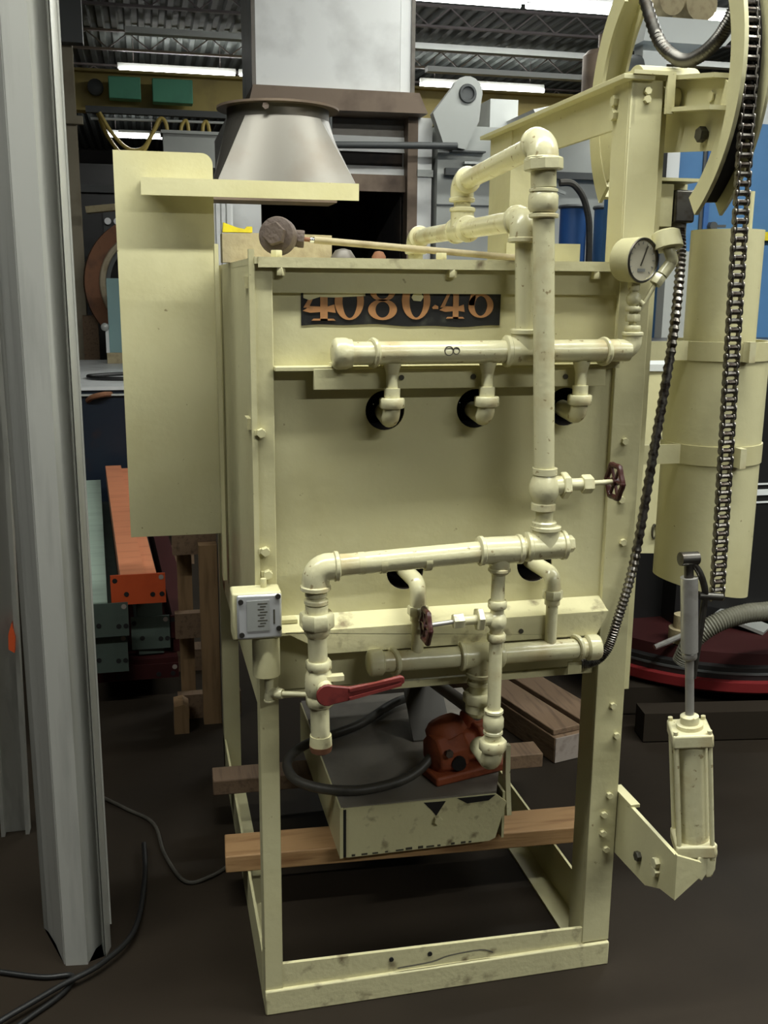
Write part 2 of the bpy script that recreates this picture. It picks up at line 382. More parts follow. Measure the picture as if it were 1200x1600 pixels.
# body shell
def plate_holes(x0, x1, z0, z1, y0, y1, holes, r):
    """flat plate with real round holes: each hole gets a square cell filled ring by ring"""
    m = MB(); n = 32; h = r * 1.25
    rows = sorted(set(round(z, 3) for (_, z) in holes))
    zc = [z0]
    for z in rows: zc += [z - h, z + h]
    zc.append(z1)
    for i in range(0, len(zc) - 1):
        za, zb = zc[i], zc[i + 1]
        if i % 2 == 0: m.box(x0, x1, y0, y1, za, zb); continue
        hs = sorted(q for q in holes if abs(q[1] - (za + zb) / 2) < 0.01); xc = x0
        for (hx, hz) in hs:
            m.box(xc, hx - h, y0, y1, za, zb); xc = hx + h
            out = []; inn = []
            for k in range(n):
                t = 2 * math.pi * k / n; c, s = math.cos(t), math.sin(t); q = h / max(abs(c), abs(s))
                out.append((hx + c * q, hz + s * q)); inn.append((hx + c * r, hz + s * r))
            m.ring2d(out, inn, 'xz', y0, y1)
        m.box(xc, x1, y0, y1, za, zb)
    return m
HU = [(0.250, 1.270), (0.430, 1.270), (0.617, 1.270)]
HL = [(0.294, 0.950), (0.566, 0.950)]
O('front_panel', plate_holes(0.006, 0.714, 0.722, 1.487, 0.012, 0.020, HU + HL, 0.038), 'cream', F)
for (hx, hz) in HU + HL:
    p = O('burner_port', MB().lathe((hx, 0.016, hz), (0, 1, 0), [(0, 0.040), (0.10, 0.040), (0.10, 0.001), (0.098, 0.001), (0.098, 0.0379), (0.0, 0.0379)], 28, cap=False), 'soot', F, label='black round burner port')
O('side_panel', MB().prism([(0.03, 0.66), (0.03, 1.548), (1.10, 1.548), (1.10, 0.62)], 'yz', 0.0065, 0.014), 'cream', F)
O('side_panel', box(0.708, 0.7125, 0.08, 0.64, 0.70, 1.545), 'cream', F)
O('back_panel', box(0.014, 0.71, 1.09, 1.10, 0.66, 1.545), 'cream', F)
O('bottom_panel', box(0.014, 0.71, 0.02, 1.09, 0.70, 0.715), 'cream_dirty', F)
O('corner_strip', box(-0.010, 0.0, 0.80, 0.84, 0.72, 1.60), 'cream', F)
O('edge_strip', box(-0.004, 0.006, -0.004, 0.012, 0.86, 1.562), 'cream', F)
O('top_plate', box(0.006, 0.712, -0.008, 1.09, 1.537, 1.549), 'cream_dirty', F)
O('top_plate_lip', box(0.012, 0.712, -0.012, -0.006, 1.531, 1.549), 'cream_dirty', F)
O('top_angle', box(0.038, 0.712, 0.003, 0.0125, 1.487, 1.537), 'cream', F)
O('top_flange', box(0.548, 0.712, 0.195, 0.205, 1.549, 1.590), 'cream', F)
for (x_, y_) in ((0.052, 0.0), (0.372, 0.0), (0.66, 0.0)):
    O('bolt', MB().hexnut((x_, -0.004, 1.531), (x_, -0.004, 1.517), 0.009), 'cream_dirty', F)
for (x_, y_) in ((0.05, 0.03), (0.36, 0.03), (0.64, 0.19)):
    O('bolt', MB().hexnut((x_, y_, 1.549), (x_, y_, 1.562), 0.011), 'cream_dirty', F)
for (x_, z_) in ((0.012, 1.235), (0.016, 1.01), (0.02, 0.965)):
    O('lug', MB().hexnut((x_, 0.0, z_), (x_, -0.016, z_), 0.009).box(x_ - 0.012, x_ + 0.008, -0.006, 0.001, z_ - 0.005, z_ + 0.005), 'cream', F)
for z_ in (1.505, 1.235):
    O('latch_slot', box(-0.0015, 0.0062, 0.115, 0.165, z_ - 0.011, z_ + 0.011), 'cream_dirty', F)
# ledges (angles) on the front
O('ledge', boxes((0.038, 0.712, -0.022, 0.012, 1.348, 1.356), (0.108, 0.682, -0.024, -0.016, 1.314, 1.352)), 'cream', F, bevel=0.001)
for x_ in (0.140, 0.230, 0.676):
    O('pad', box(x_, x_ + 0.032, -0.028, 0.0, 1.356, 1.362), 'cream_pipe', F)
O('ledge', MB().prism([(0.012, 0.868), (0.012, 0.874), (-0.026, 0.858), (-0.036, 0.856), (-0.036, 0.850), (-0.026, 0.851)], 'yz', 0.040, 0.712)
  .prism([(0.048, 0.856), (0.125, 0.812), (0.125, 0.808), (0.688, 0.806), (0.708, 0.845), (0.708, 0.8545), (0.048, 0.8545)], 'xz', -0.0362, -0.029), 'cream_dirty', F)
for (x_, y_, z_) in ((0.272, -0.024, 1.335), (0.412, -0.024, 1.335), (0.598, -0.024, 1.333), (0.523, -0.036, 0.826)):
    O('rivet', MB().cyl((x_, y_ + 0.001, z_), (x_, y_ - 0.003, z_), 0.005, n=10), 'ink', F)
O('lower_tab', boxes((0.632, 0.662, -0.03, -0.026, 0.722, 0.748), (0.656, 0.662, -0.026, 0.0, 0.722, 0.748)), 'cream', F)
O('lug', box(0.04, 0.075, -0.012, 0.012, 0.866, 0.873), 'cream', F)

# number plate with painted digits (their tops run under the top angle)
npl = []
for i in range(25):
    npl.append((0.091 + 0.382 * i / 24, 1.4285 + 0.0012 * math.sin(i * 0.9) + 0.002 * math.sin(i * 0.26)))
npl += [(0.474, 1.4895), (0.091, 1.4895)]
NP = O('number_plate', MB().prism(npl, 'xz', 0.0105, 0.0125), 'plate_black', F, label='black painted number patch reading 4080-46')
def ell(cx_, cz_, a, b, n=28): return [(cx_ + a * math.cos(2 * math.pi * k / n), cz_ + b * math.sin(2 * math.pi * k / n)) for k in range(n)]
Y0, Y1 = 0.0088, 0.0106
def d_zero(cx_, a, zb, h): return MB().ring2d(ell(cx_, zb + h / 2, a, h / 2), ell(cx_ + 0.001, zb + h / 2, a * 0.50, h / 2 * 0.90), 'xz', Y0, Y1)
def d_four(cx_, zb, h, w_):
    m = MB()
    m.prism([(cx_ - 0.0 * w_, zb), (cx_ + 0.22 * w_, zb), (cx_ + 0.22 * w_, zb + h), (cx_ - 0.0 * w_, zb + h)], 'xz', Y0, Y1)
    m.prism([(cx_ - 0.26 * w_, zb), (cx_ + 0.46 * w_, zb), (cx_ + 0.40 * w_, zb + 0.05 * h), (cx_ - 0.20 * w_, zb + 0.05 * h)], 'xz', Y0, Y1)
    m.prism([(cx_ - 0.52 * w_, zb + 0.25 * h), (cx_ - 0.30 * w_, zb + 0.20 * h), (cx_ + 0.0 * w_, zb + 0.22 * h), (cx_ + 0.0 * w_, zb + 0.36 * h), (cx_ - 0.30 * w_, zb + 0.37 * h)], 'xz', Y0, Y1)
    m.prism([(cx_ + 0.22 * w_, zb + 0.23 * h), (cx_ + 0.46 * w_, zb + 0.20 * h), (cx_ + 0.42 * w_, zb + 0.42 * h), (cx_ + 0.22 * w_, zb + 0.36 * h)], 'xz', Y0, Y1)
    m.prism([(cx_ - 0.50 * w_, zb + 0.33 * h), (cx_ - 0.34 * w_, zb + 0.33 * h), (cx_ + 0.0 * w_, zb + 0.95 * h), (cx_ - 0.06 * w_, zb + 1.0 * h)], 'xz', Y0, Y1)
    return m
O('digit', d_four(0.126, 1.4375, 0.070, 0.062), 'gold_digit', NP, label='gold digit four')
O('digit', d_zero(0.180, 0.0275, 1.4385, 0.070), 'gold_digit', NP, label='gold digit zero')
e8 = MB().ring2d(ell(0.243, 1.4575, 0.0275, 0.0190), ell(0.243, 1.4575, 0.0135, 0.0145), 'xz', Y0, Y1)
e8.ring2d(ell(0.243, 1.4890, 0.0235, 0.0160), ell(0.243, 1.4890, 0.0125, 0.0120), 'xz', Y0, Y1)
O('digit', e8, 'gold_digit', NP, label='gold digit eight')
O('digit', d_zero(0.307, 0.0275, 1.4395, 0.070), 'gold_digit', NP, label='gold digit zero')
O('dash', MB().prism([(0.338, 1.462), (0.344, 1.467), (0.350, 1.464), (0.350, 1.459), (0.340, 1.459)], 'xz', Y0, Y1), 'gold_digit', NP)
O('digit', d_four(0.379, 1.4415, 0.062, 0.050), 'gold_digit', NP, label='small gold digit four')
e6 = MB().ring2d(ell(0.434, 1.4655, 0.0250, 0.0225), ell(0.434, 1.4650, 0.0125, 0.0185), 'xz', Y0, Y1)
e6.prism([(0.409, 1.466), (0.421, 1.466), (0.424, 1.488), (0.440, 1.500), (0.436, 1.503), (0.414, 1.488)], 'xz', Y0, Y1)
O('digit', e6, 'gold_digit', NP, label='small gold digit six')
O('paint_flake', MB().prism([(0.302, 1.474), (0.316, 1.473), (0.321, 1.481), (0.317, 1.487), (0.302, 1.487), (0.298, 1.480)], 'xz', 0.0082, 0.0100), 'cream_dirty', NP)
O('paint_flake', MB().prism([(0.095, 1.478), (0.106, 1.474), (0.125, 1.480), (0.150, 1.479), (0.210, 1.482), (0.210, 1.487), (0.095, 1.487)], 'xz', 0.0082, 0.0100), 'cream_dirty', NP)

# ---- piping: X = (1,0,0), Z up
X = V((1, 0, 0)); Y = V((0, 1, 0)); Z = V((0, 0, 1))
YM = -0.047; YR = -0.102
MU = O('upper_manifold', MB().cyl((0.155, YM, 1.381), (0.715, YM, 1.384), 0.0212, n=24), 'cream_pipe', F)
O('end_cap', MB().lathe((0.137, YM, 1.381), X, [(0, 0.016), (0.003, 0.025), (0.008, 0.0285), (0.026, 0.0285), (0.031, 0.026), (0.036, 0.026)], 24), 'cream_pipe', MU)
O('tee', tee(MB(), (0.505, YM, 1.3835), X, Z, 0.0212, L=0.036), 'cream_pipe', MU)
for x_ in (0.213, 0.664):
    O('pipe_strap', MB().torus((x_, YM, 1.382), (1, 0.25, 0), 0.0225, 0.0055, 24, 8), 'cream_pipe', MU)
O('elbow', elbow(MB(), (0.722, YM, 1.385), -X, Z, 0.0150, L=0.030), 'cream_pipe', MU)
O('ink_mark', MB().torus((0.350, YM - 0.0205, 1.386), Y, 0.008, 0.0012, 14, 5).torus((0.364, YM - 0.0205, 1.386), Y, 0.006, 0.0012, 14, 5), 'ink', MU)
for (x_, hx) in ((0.249, 0.250), (0.432, 0.430), (0.620, 0.617)):
    d = O('burner_drop', MB().cyl((x_, YM, 1.365), (x_, YM, 1.27), 0.0112, n=16), 'cream_pipe', F)
    O('weld_collar', MB().lathe((x_, YM, 1.363), -Z, [(0, 0.017), (0.012, 0.0135), (0.02, 0.0115)], 16), 'cream_pipe', d)
    O('union', MB().cyl((x_, YM, 1.318), (x_, YM, 1.298), 0.0150, n=16).hexnut((x_, YM, 1.300), (x_, YM, 1.281), 0.0235, 8), 'cream_pipe', d)
    O('elbow', MB().tube(bend((x_, YM, 1.285), (x_ - 0.002, YM, 1.258), (hx, 0.03, 1.266), 0.016), 0.0165, 16), 'cream_pipe', d)
    O('nozzle', MB().cyl((x_ - 0.001, 0.0, 1.262), (hx, 0.07, 1.266), 0.0105, n=14), 'rust_brown', d)
# feed branch behind the riser, going back over the top
FB = O('feed_branch', MB().cyl((0.502, YM, 1.40), (0.494, YM, 1.600), 0.0165, n=20)
       .cyl((0.493, -0.03, 1.6205), (0.493, 0.715, 1.6215), 0.0195, n=22).cyl((0.493, 0.725, 1.62), (0.493, 0.725, 1.545), 0.0195, n=20), 'cream_pipe', F)
O('elbow', elbow(MB(), (0.493, YM, 1.6205), Y, -Z, 0.0205, L=0.036), 'cream_pipe', FB)
O('tee', tee(MB(), (0.493, 0.330, 1.621), Y, Z, 0.0200, L=0.042), 'cream_pipe', FB)
O('elbow', elbow(MB(), (0.493, 0.722, 1.6215), -Y, -Z, 0.0200, L=0.036), 'cream_pipe', FB)
O('nipple', MB().cyl((0.493, 0.332, 1.65), (0.493, 0.334, 1.70), 0.0185, n=18), 'cream_pipe', FB)
dirb = (V((0.503, YR, 1.7480)) - V((0.493, 0.336, 1.7200))).normalized()
O('elbow', elbow(MB(), (0.493, 0.336, 1.7200), dirb, -Z, 0.0205, L=0.036), 'cream_pipe', FB)
O('crossover', MB().cyl((0.493, 0.336, 1.720), (0.503, YR, 1.748), 0.0195, n=22), 'cream_pipe', FB)
# riser pipe in front
def rx(z): return 0.503 + (1.748 - z) * 0.0475
RI = O('riser_pipe', MB().cyl((rx(1.72), YR, 1.72), (rx(1.13), YR, 1.13), 0.0195, n=24), 'cream_pipe', F)
O('elbow', elbow(MB(), (0.503, YR, 1.748), -dirb, -Z, 0.0225, L=0.030), 'cream_pipe', RI)
O('union', MB().hexnut((rx(1.722), YR, 1.722), (rx(1.700), YR, 1.700), 0.0345, 8).cyl((rx(1.70), YR, 1.70), (rx(1.672), YR, 1.672), 0.0225, n=20)
  .bead((rx(1.667), YR, 1.667), Z, 0.0255, 0.007).lathe((rx(1.664), YR, 1.664), -Z, [(0, 0.023), (0.006, 0.0265), (0.028, 0.0265), (0.034, 0.0225)], 20).bead((rx(1.624), YR, 1.624), Z, 0.0265, 0.008), 'cream_pipe', RI)
# globe valve 1
xv = rx(1.13)
GV = O('globe_valve', MB().lathe((xv, YR, 1.170), -Z, [(0, 0.0235), (0.012, 0.0235), (0.013, 0.0215), (0.020, 0.024), (0.033, 0.0285), (0.048, 0.0285), (0.060, 0.023), (0.066, 0.020), (0.068, 0.0235), (0.080, 0.0235)], 24)
       .cyl((xv, YR, 1.135), (xv + 0.04, YR, 1.135), 0.0185, n=18), 'cream_pipe', F)
O('bonnet', MB().hexnut((xv + 0.034, YR, 1.135), (xv + 0.048, YR, 1.135), 0.0255).cyl((xv + 0.048, YR, 1.136), (xv + 0.078, YR, 1.136), 0.0120, n=16).hexnut((xv + 0.076, YR, 1.136), (xv + 0.096, YR, 1.136), 0.0185), 'cream_pipe', GV)
O('stem', MB().cyl((xv + 0.09, YR, 1.137), (0.682, YR, 1.139), 0.0052, n=12), 'cream_pipe', GV)
def handwheel(c, ax, r, parent):
    c = V(c); u, w_ = perp(ax)
    m = MB().torus(c, ax, r, r * 0.17, 40, 8, lob=0.07, k_=6).cyl(c - V(ax) * 0.006, c + V(ax) * 0.006, r * 0.26, n=12)
    for k in range(6):
        q = 2 * math.pi * k / 6; d = u * math.cos(q) + w_ * math.sin(q)
        m.cyl(c, c + d * r, r * 0.10, n=8); m.sphere(c + d * r * 1.05, r * 0.2, 8, 6)
    return O('handwheel', m, 'maroon', parent, label='dark maroon handwheel')
handwheel((0.676, YR, 1.139), X, 0.032, GV)
# header pipe
HD = O('header_pipe', MB().cyl((0.10, YR, 1.0005), (0.575, YR, 1.020), 0.0205, n=24), 'cream_pipe', F)
O('nipple', MB().cyl((rx(1.08), YR, 1.10), (rx(1.03), YR, 1.03), 0.0165, n=18).bead((rx(1.062), YR, 1.062), Z, 0.0235, 0.012), 'cream_pipe', HD)
O('tee', tee(MB(), (0.540, YR, 1.0185), X, Z, 0.0205, L=0.036), 'cream_pipe', HD)
O('plug', MB().hexnut((0.578, YR, 1.020), (0.596, YR, 1.0205), 0.017), 'cream_pipe', HD)
O('tee', tee(MB(), (0.449, YR, 1.0150), X, -Z, 0.0205, L=0.038, rb=0.0155), 'cream_pipe', HD)
O('elbow', elbow(MB(), (0.096, YR, 1.0005), X, -Z, 0.0205, L=0.038), 'cream_pipe', HD)
for x_ in (0.175, 0.215, 0.30):
    O('tape_band', MB().cyl((x_, YR, 1.0035), (x_ + 0.012, YR, 1.004), 0.0209, n=24), 'cream_dirty', HD)
# left drop with ball valve
LD = O('left_drop', MB().cyl((0.096, YR, 0.965), (0.104, YR, 0.648), 0.0180, n=22), 'cream_pipe', F)
O('nipple', MB().bead((0.0967, YR, 0.950), Z, 0.0205, 0.010).bead((0.097, YR, 0.936), Z, 0.0225, 0.010), 'cream_pipe', LD)
O('union', MB().cyl((0.0975, YR, 0.930), (0.0975, YR, 0.912), 0.0215, n=20).hexnut((0.0978, YR, 0.915), (0.0982, YR, 0.886), 0.0325, 8).lathe((0.0984, YR, 0.888), -Z, [(0, 0.0245), (0.012, 0.0245), (0.02, 0.019)], 20), 'cream_pipe', LD)
BV = O('ball_valve', MB().hexnut((0.1005, YR, 0.822), (0.101, YR, 0.804), 0.0245, 8).lathe((0.101, YR, 0.806), -Z, [(0, 0.019), (0.012, 0.025), (0.030, 0.027), (0.048, 0.025), (0.058, 0.020)], 22).hexnut((0.1025, YR, 0.752), (0.103, YR, 0.732), 0.0265, 8)
       .cyl((0.108, YR, 0.778), (0.108, YR - 0.038, 0.774), 0.015, n=16).box(0.09, 0.145, YR - 0.022, YR - 0.006, 0.786, 0.796), 'cream_pipe', F)
YL = YR - 0.036
lev = [(0.110 + 0.021 * math.cos(t), 0.768 + 0.021 * math.sin(t)) for t in [math.radians(a) for a in range(60, 301, 24)]]
lev += [(0.150, 0.7545), (0.200, 0.765), (0.247, 0.7745), (0.2555, 0.782), (0.2545, 0.792), (0.247, 0.7955), (0.200, 0.786), (0.150, 0.781)]
LV = O('lever', MB().prism(lev, 'xz', YL - 0.008, YL), 'red_lever', BV, label='red lever handle', bevel=0.002)
O('lever_rib', MB().bar((0.150, YL - 0.010, 0.760), (0.248, YL - 0.010, 0.780), 0.006, 0.004, up=(0, 1, 0)).bar((0.150, YL - 0.010, 0.7765), (0.248, YL - 0.010, 0.791), 0.006, 0.004, up=(0, 1, 0)), 'red_lever', LV)
O('rusty_coupling', MB().lathe((0.104, YR, 0.672), -Z, [(0, 0.0205), (0.020, 0.0215), (0.0205, 0.019)], 22), 'cream_dirty', LD)
O('rusty_end', MB().lathe((0.104, YR, 0.652), -Z, [(0, 0.0220), (0.012, 0.0200), (0.016, 0.014)], 22), 'rust', LD, label='rusty pipe end')
O('small_line', MB().cyl((0.024, -0.032, 0.734), (0.102, -0.078, 0.742), 0.0055, n=12).bead((0.034, -0.038, 0.735), (0.8, -0.5, 0.05), 0.0105, 0.016), 'cream_pipe', F)
O('small_elbow', elbow(MB(), (0.017, -0.026, 0.7345), (0.8, -0.45, 0.05), (0, 0.05, -1), 0.0080, L=0.017).cyl((0.017, -0.026, 0.735), (0.017, -0.022, 0.765), 0.009, n=12), 'cream_pipe', F)
# centre drop
CD = O('centre_drop', MB().cyl((0.4475, YR, 0.995), (0.4475, YR, 0.60), 0.0132, n=20), 'cream_pipe', F)
O('globe_valve', MB().bead((0.4475, YR, 0.908), Z, 0.0185, 0.016).sphere((0.4475, YR, 0.874), 0.0195, 18, 12, (1, 1, 1.1)).bead((0.4475, YR, 0.842), Z, 0.0185, 0.016).cyl((0.4475, YR, 0.878), (0.41, YR, 0.880), 0.013, n=16), 'cream_pipe', CD)
BN = O('bonnet', MB().hexnut((0.418, YR, 0.880), (0.406, YR, 0.880), 0.0235).cyl((0.406, YR, 0.880), (0.376, YR, 0.880), 0.0095, n=14).hexnut((0.380, YR, 0.880), (0.360, YR, 0.879), 0.0155), 'cream_pipe', CD)
O('stem', MB().cyl((0.362, YR, 0.879), (0.302, YR, 0.874), 0.0045, n=10), 'steel', CD)
handwheel((0.306, YR, 0.874), X, 0.031, CD)
O('reducer', MB().bead((0.449, YR, 0.975), Z, 0.0185, 0.012), 'cream_pipe', CD)
O('union', MB().bead((0.4475, YR, 0.689), Z, 0.0190, 0.008).lathe((0.4475, YR, 0.684), -Z, [(0, 0.016), (0.010, 0.0205), (0.028, 0.0205), (0.036, 0.016)], 20).bead((0.4475, YR, 0.645), Z, 0.0195, 0.008).cyl((0.4475, YR, 0.64), (0.4475, YR, 0.615), 0.0165, n=18).hexnut((0.448, YR, 0.628), (0.448, YR, 0.606), 0.0275, 8), 'cream_pipe', CD)
O('elbow', MB().tube(bend((0.4475, YR, 0.615), (0.4475, YR, 0.578), (0.4475, YR + 0.08, 0.578), 0.022), 0.0205, 18), 'cream_pipe', CD)
# lower manifold
ML = O('lower_manifold', MB().cyl((0.22, YM, 0.787), (0.68, YM, 0.784), 0.0205, n=24), 'cream_pipe', F)
O('end_cap', MB().lathe((0.205, YM, 0.787), X, [(0, 0.017), (0.003, 0.024), (0.007, 0.0265), (0.028, 0.0265), (0.032, 0.022)], 24), 'cream_pipe', ML)
O('end_cap', MB().lathe((0.692, YM, 0.784), -X, [(0, 0.017), (0.003, 0.024), (0.007, 0.0265), (0.028, 0.0265), (0.032, 0.022)], 24), 'cream_pipe', ML)
O('tee', tee(MB(), (0.436, YM, 0.786), X, -Z, 0.0205, L=0.040), 'cream_pipe', ML)
for x_ in (0.258, 0.640):
    O('pipe_strap', MB().torus((x_, YM, 0.786), (1, 0.3, 0), 0.0225, 0.0055, 24, 8), 'cream_pipe', ML)
O('drop', MB().cyl((0.434, YM, 0.76), (0.434, YM, 0.66), 0.0195, n=20).bead((0.434, YM, 0.728), Z, 0.024, 0.010).hexnut((0.434, YM, 0.708), (0.434, YM, 0.686), 0.0315, 8).lathe((0.434, YM, 0.688), -Z, [(0, 0.026), (0.02, 0.026), (0.032, 0.016), (0.036, 0.005)], 20), 'cream_pipe', ML)
for (x_, hx, zu) in ((0.305, 0.294, 0.885), (0.583, 0.566, 0.900)):
    d = O('burner_feed', MB().cyl((x_, YM, 0.80), (x_, YM, 0.915), 0.0120, n=16), 'cream_pipe', F)
    O('elbow', MB().tube(bend((x_, YM, 0.895), (x_ - 0.001, YM, 0.943), (hx, 0.04, 0.950), 0.020), 0.0160, 16), 'cream_pipe', d)
    O('union', MB().hexnut((x_, YM, zu + 0.012), (x_, YM, zu - 0.006), 0.0205, 8).cyl((x_, YM, zu - 0.006), (x_, YM, zu - 0.018), 0.0155, n=16), 'cream_pipe', d)
# gauge assembly
GA = O('gauge_stem', MB().cyl((0.722, YM, 1.40), (0.718, YM, 1.52), 0.0075, n=14).bead((0.7215, YM, 1.425), Z, 0.0155, 0.012).hexnut((0.7205, YM, 1.438), (0.7205, YM, 1.452), 0.0145).bead((0.7205, YM, 1.462), Z, 0.0155, 0.010)
       .sphere((0.720, YM, 1.480), 0.0145, 14, 10).cyl((0.720, YM, 1.485), (0.735, YM - 0.012, 1.470), 0.005, n=10).bead((0.719, YM, 1.505), Z, 0.0115, 0.018), 'cream_pipe', F)
gn = V((0.36, -0.93, -0.03)).normalized(); gc = V((0.716, YM, 1.552))
PG = O('pressure_gauge', MB().lathe(gc - gn * 0.028, gn, [(0, 0.035), (0.003, 0.040), (0.046, 0.0425), (0.049, 0.0425), (0.051, 0.0385), (0.046, 0.0375)], 30, cap=False).lathe(gc - gn * 0.028, gn, [(0, 0.001), (0, 0.035)], 30, cap=False), 'cream', F)
O('dial', MB().lathe(gc + gn * 0.016, gn, [(0, 0.0385), (0.003, 0.0385)], 30), 'dial', PG, label='yellowed gauge dial')
O('bezel', MB().torus(gc + gn * 0.0225, gn, 0.0392, 0.0022, 34, 6), 'steel_dark', PG)
gu, gw = perp(gn); gw = -gw; gu = gu if gu.x > 0 else -gu
O('needle', MB().bar(gc + gn * 0.021 - gw * 0.01 - gu * 0.004, gc + gn * 0.021 + gw * 0.026 + gu * 0.012, 0.0025, 0.001, up=gn), 'ink', PG)
for k in range(13):
    q = math.radians(-45 + 22.5 * k); d = gu * math.cos(q) + gw * math.sin(q)
    O('tick', MB().bar(gc + gn * 0.0195 + d * 0.029, gc + gn * 0.0195 + d * 0.034, 0.0014, 0.0008, up=gn), 'label_grey', PG)
O('emblem', MB().bar(gc + gn * 0.0195 - gw * 0.018 - gu * 0.010, gc + gn * 0.0195 - gw * 0.018 + gu * 0.010, 0.006, 0.0008, up=gn), 'label_grey', PG)
cupd = V((0.10, -0.28, -0.95)).normalized(); cc = V((0.776, YM, 1.606))
PS = O('pressure_switch', MB().lathe(cc, cupd, [(0, 0.020), (0.004, 0.0265), (0.030, 0.0285), (0.034, 0.0285), (0.035, 0.0225), (0.034, 0.006), (0.033, 0.001)], 26), 'cream', F)
ps0 = cc + cupd * 0.030
O('switch_line', MB().tube(smooth([ps0, ps0 + V((0.008, -0.004, -0.022)), (0.787, YM - 0.01, 1.548), (0.770, YM - 0.01, 1.525)], 5), 0.0115, 14).hexnut((0.768, YM - 0.01, 1.524), (0.757, YM - 0.01, 1.508), 0.0125).tube(smooth([(0.757, YM - 0.01, 1.508), (0.745, YM - 0.008, 1.485), (0.731, YM - 0.006, 1.462), (0.724, YM, 1.45)], 5), 0.0045, 10), 'cream_pipe', PS)

# junction box on the left post
JB = O('junction_box', box(-0.052, 0.040, -0.052, 0.0, 0.852, 0.944), 'cream', F, bevel=0.004)
JC = O('cover_plate', box(-0.044, 0.039, -0.060, -0.052, 0.856, 0.942), 'alu_plate', JB, label='bare silver cover plate', bevel=0.004)
O('maker_label', box(-0.026, 0.016, -0.0612, -0.060, 0.872, 0.931), 'label_grey', JC)
for k in range(9):
    zz = 0.924 - k * 0.0054
    O('print_line', box(-0.006 + 0.004 * (k % 2), 0.012 - 0.003 * (k % 3), -0.0616, -0.0612, zz, zz + 0.0016), 'ink', JC)
O('print_line', box(0.023, 0.026, -0.0606, -0.060, 0.884, 0.912), 'ink', JC)
for (x_, z_) in ((-0.037, 0.930), (0.032, 0.937), (-0.036, 0.866), (0.033, 0.875)):
    O('screw', MB().cyl((x_, -0.0600, z_), (x_, -0.0628, z_), 0.0050, n=12), 'steel_dark', JC)
O('box_nipple', MB().cyl((0.012, -0.026, 0.852), (0.012, -0.026, 0.772), 0.0265, n=24), 'cream', F)
O('box_knob', MB().bead((0.010, -0.02, 0.952), Z, 0.006, 0.018), 'cream', JB)
# flexible conduit from the limit switch down the post
cp = smooth([(0.862, 0.06, 1.63), (0.855, 0.03, 1.56), (0.830, -0.005, 1.40), (0.797, -0.022, 1.184), (0.768, -0.026, 0.958), (0.738, -0.026, 0.83), (0.718, -0.024, 0.765), (0.690, -0.005, 0.732), (0.655, 0.03, 0.728)], 26)
O('flexible_conduit', MB().tube(cp, 0.009, 12, rf=lambda i: 0.0108 if i % 2 else 0.0080), 'chain_steel', F, label='ribbed metal flexible conduit')
LS = O('limit_switch', boxes((0.838, 0.882, 0.035, 0.085, 1.628, 1.690)), 'steel_dark', F, label='dark limit switch box', bevel=0.004)
O('switch_bracket', boxes((0.80, 0.89, 0.086, 0.092, 1.60, 1.705), (0.80, 0.885, 0.03, 0.092, 1.705, 1.711), (0.80, 0.835, 0.04, 0.086, 1.62, 1.70)), 'cream', F)
O('switch_arm', MB().cyl((0.882, 0.05, 1.672), (0.915, 0.02, 1.672), 0.006, n=10), 'steel_dark', LS)
O('gland', MB().cyl((0.862, 0.06, 1.63), (0.862, 0.06, 1.608), 0.015, n=16).hexnut((0.862, 0.058, 1.608), (0.861, 0.056, 1.590), 0.0145), 'sheet_grey', LS)

# rocking sectors on top: plane x = 0.85, hub at (y 0.12, z 1.885)
HY, HZ, HR = 0.12, 1.885, 0.303
FS = O('front_sector', MB().arc(HY, HZ, 0.272, HR + 0.010, math.radians(145), math.radians(233), 0.822, 0.830).arc(HY, HZ, 0.278, HR + 0.010, math.radians(145), math.radians(233), 0.874, 0.880).arc(HY, HZ, 0.276, 0.282, math.radians(145), math.radians(233), 0.830, 0.874), 'cream', F)
O('groove_liner', MB().arc(HY, HZ, 0.282, 0.286, math.radians(146), math.radians(232), 0.831, 0.873), 'soot', FS)
RS = O('rear_sector', MB().arc(HY, HZ, 0.258, HR + 0.004, math.radians(-40), math.radians(52), 0.822, 0.830).arc(HY, HZ, 0.258, HR + 0.004, math.radians(-40), math.radians(52), 0.874, 0.880).arc(HY, HZ, 0.288, 0.296, math.radians(-40), math.radians(52), 0.830, 0.874), 'cream', F)
O('arm', MB().prism([(0.10, 1.765), (0.10, 1.905), (-0.135, 1.862), (-0.165, 1.84), (-0.150, 1.755), (-0.13, 1.742)], 'yz', 0.824, 0.831)
  .prism([(0.10, 1.838), (0.10, 1.846), (-0.150, 1.815), (-0.150, 1.807)], 'yz', 0.790, 0.824).prism([(0.1, 1.898), (0.1, 1.906), (-0.14, 1.870), (-0.14, 1.862)], 'yz', 0.80, 0.84), 'cream', F)
O('arm', MB().prism([(0.10, 1.80), (0.10, 1.885), (0.33, 1.885), (0.375, 1.94), (0.395, 1.92), (0.385, 1.80), (0.33, 1.73)], 'yz', 0.824, 0.831), 'cream', F)
O('hub', MB().cyl((0.778, HY, HZ), (0.90, HY, HZ), 0.045, n=24).cyl((0.76, HY, HZ), (0.92, HY, HZ), 0.022, n=18), 'cream', F)
O('bearing', MB().cyl((0.79, 0.03, 1.855), (0.822, 0.03, 1.855), 0.020, n=18), 'cream', F)
O('bolt', MB().hexnut((0.822, -0.085, 1.775), (0.808, -0.085, 1.775), 0.014), 'steel_dark', F)
O('bolt', MB().hexnut((0.822, -0.100, 1.838), (0.818, -0.100, 1.838), 0.010), 'cream_dirty', F)

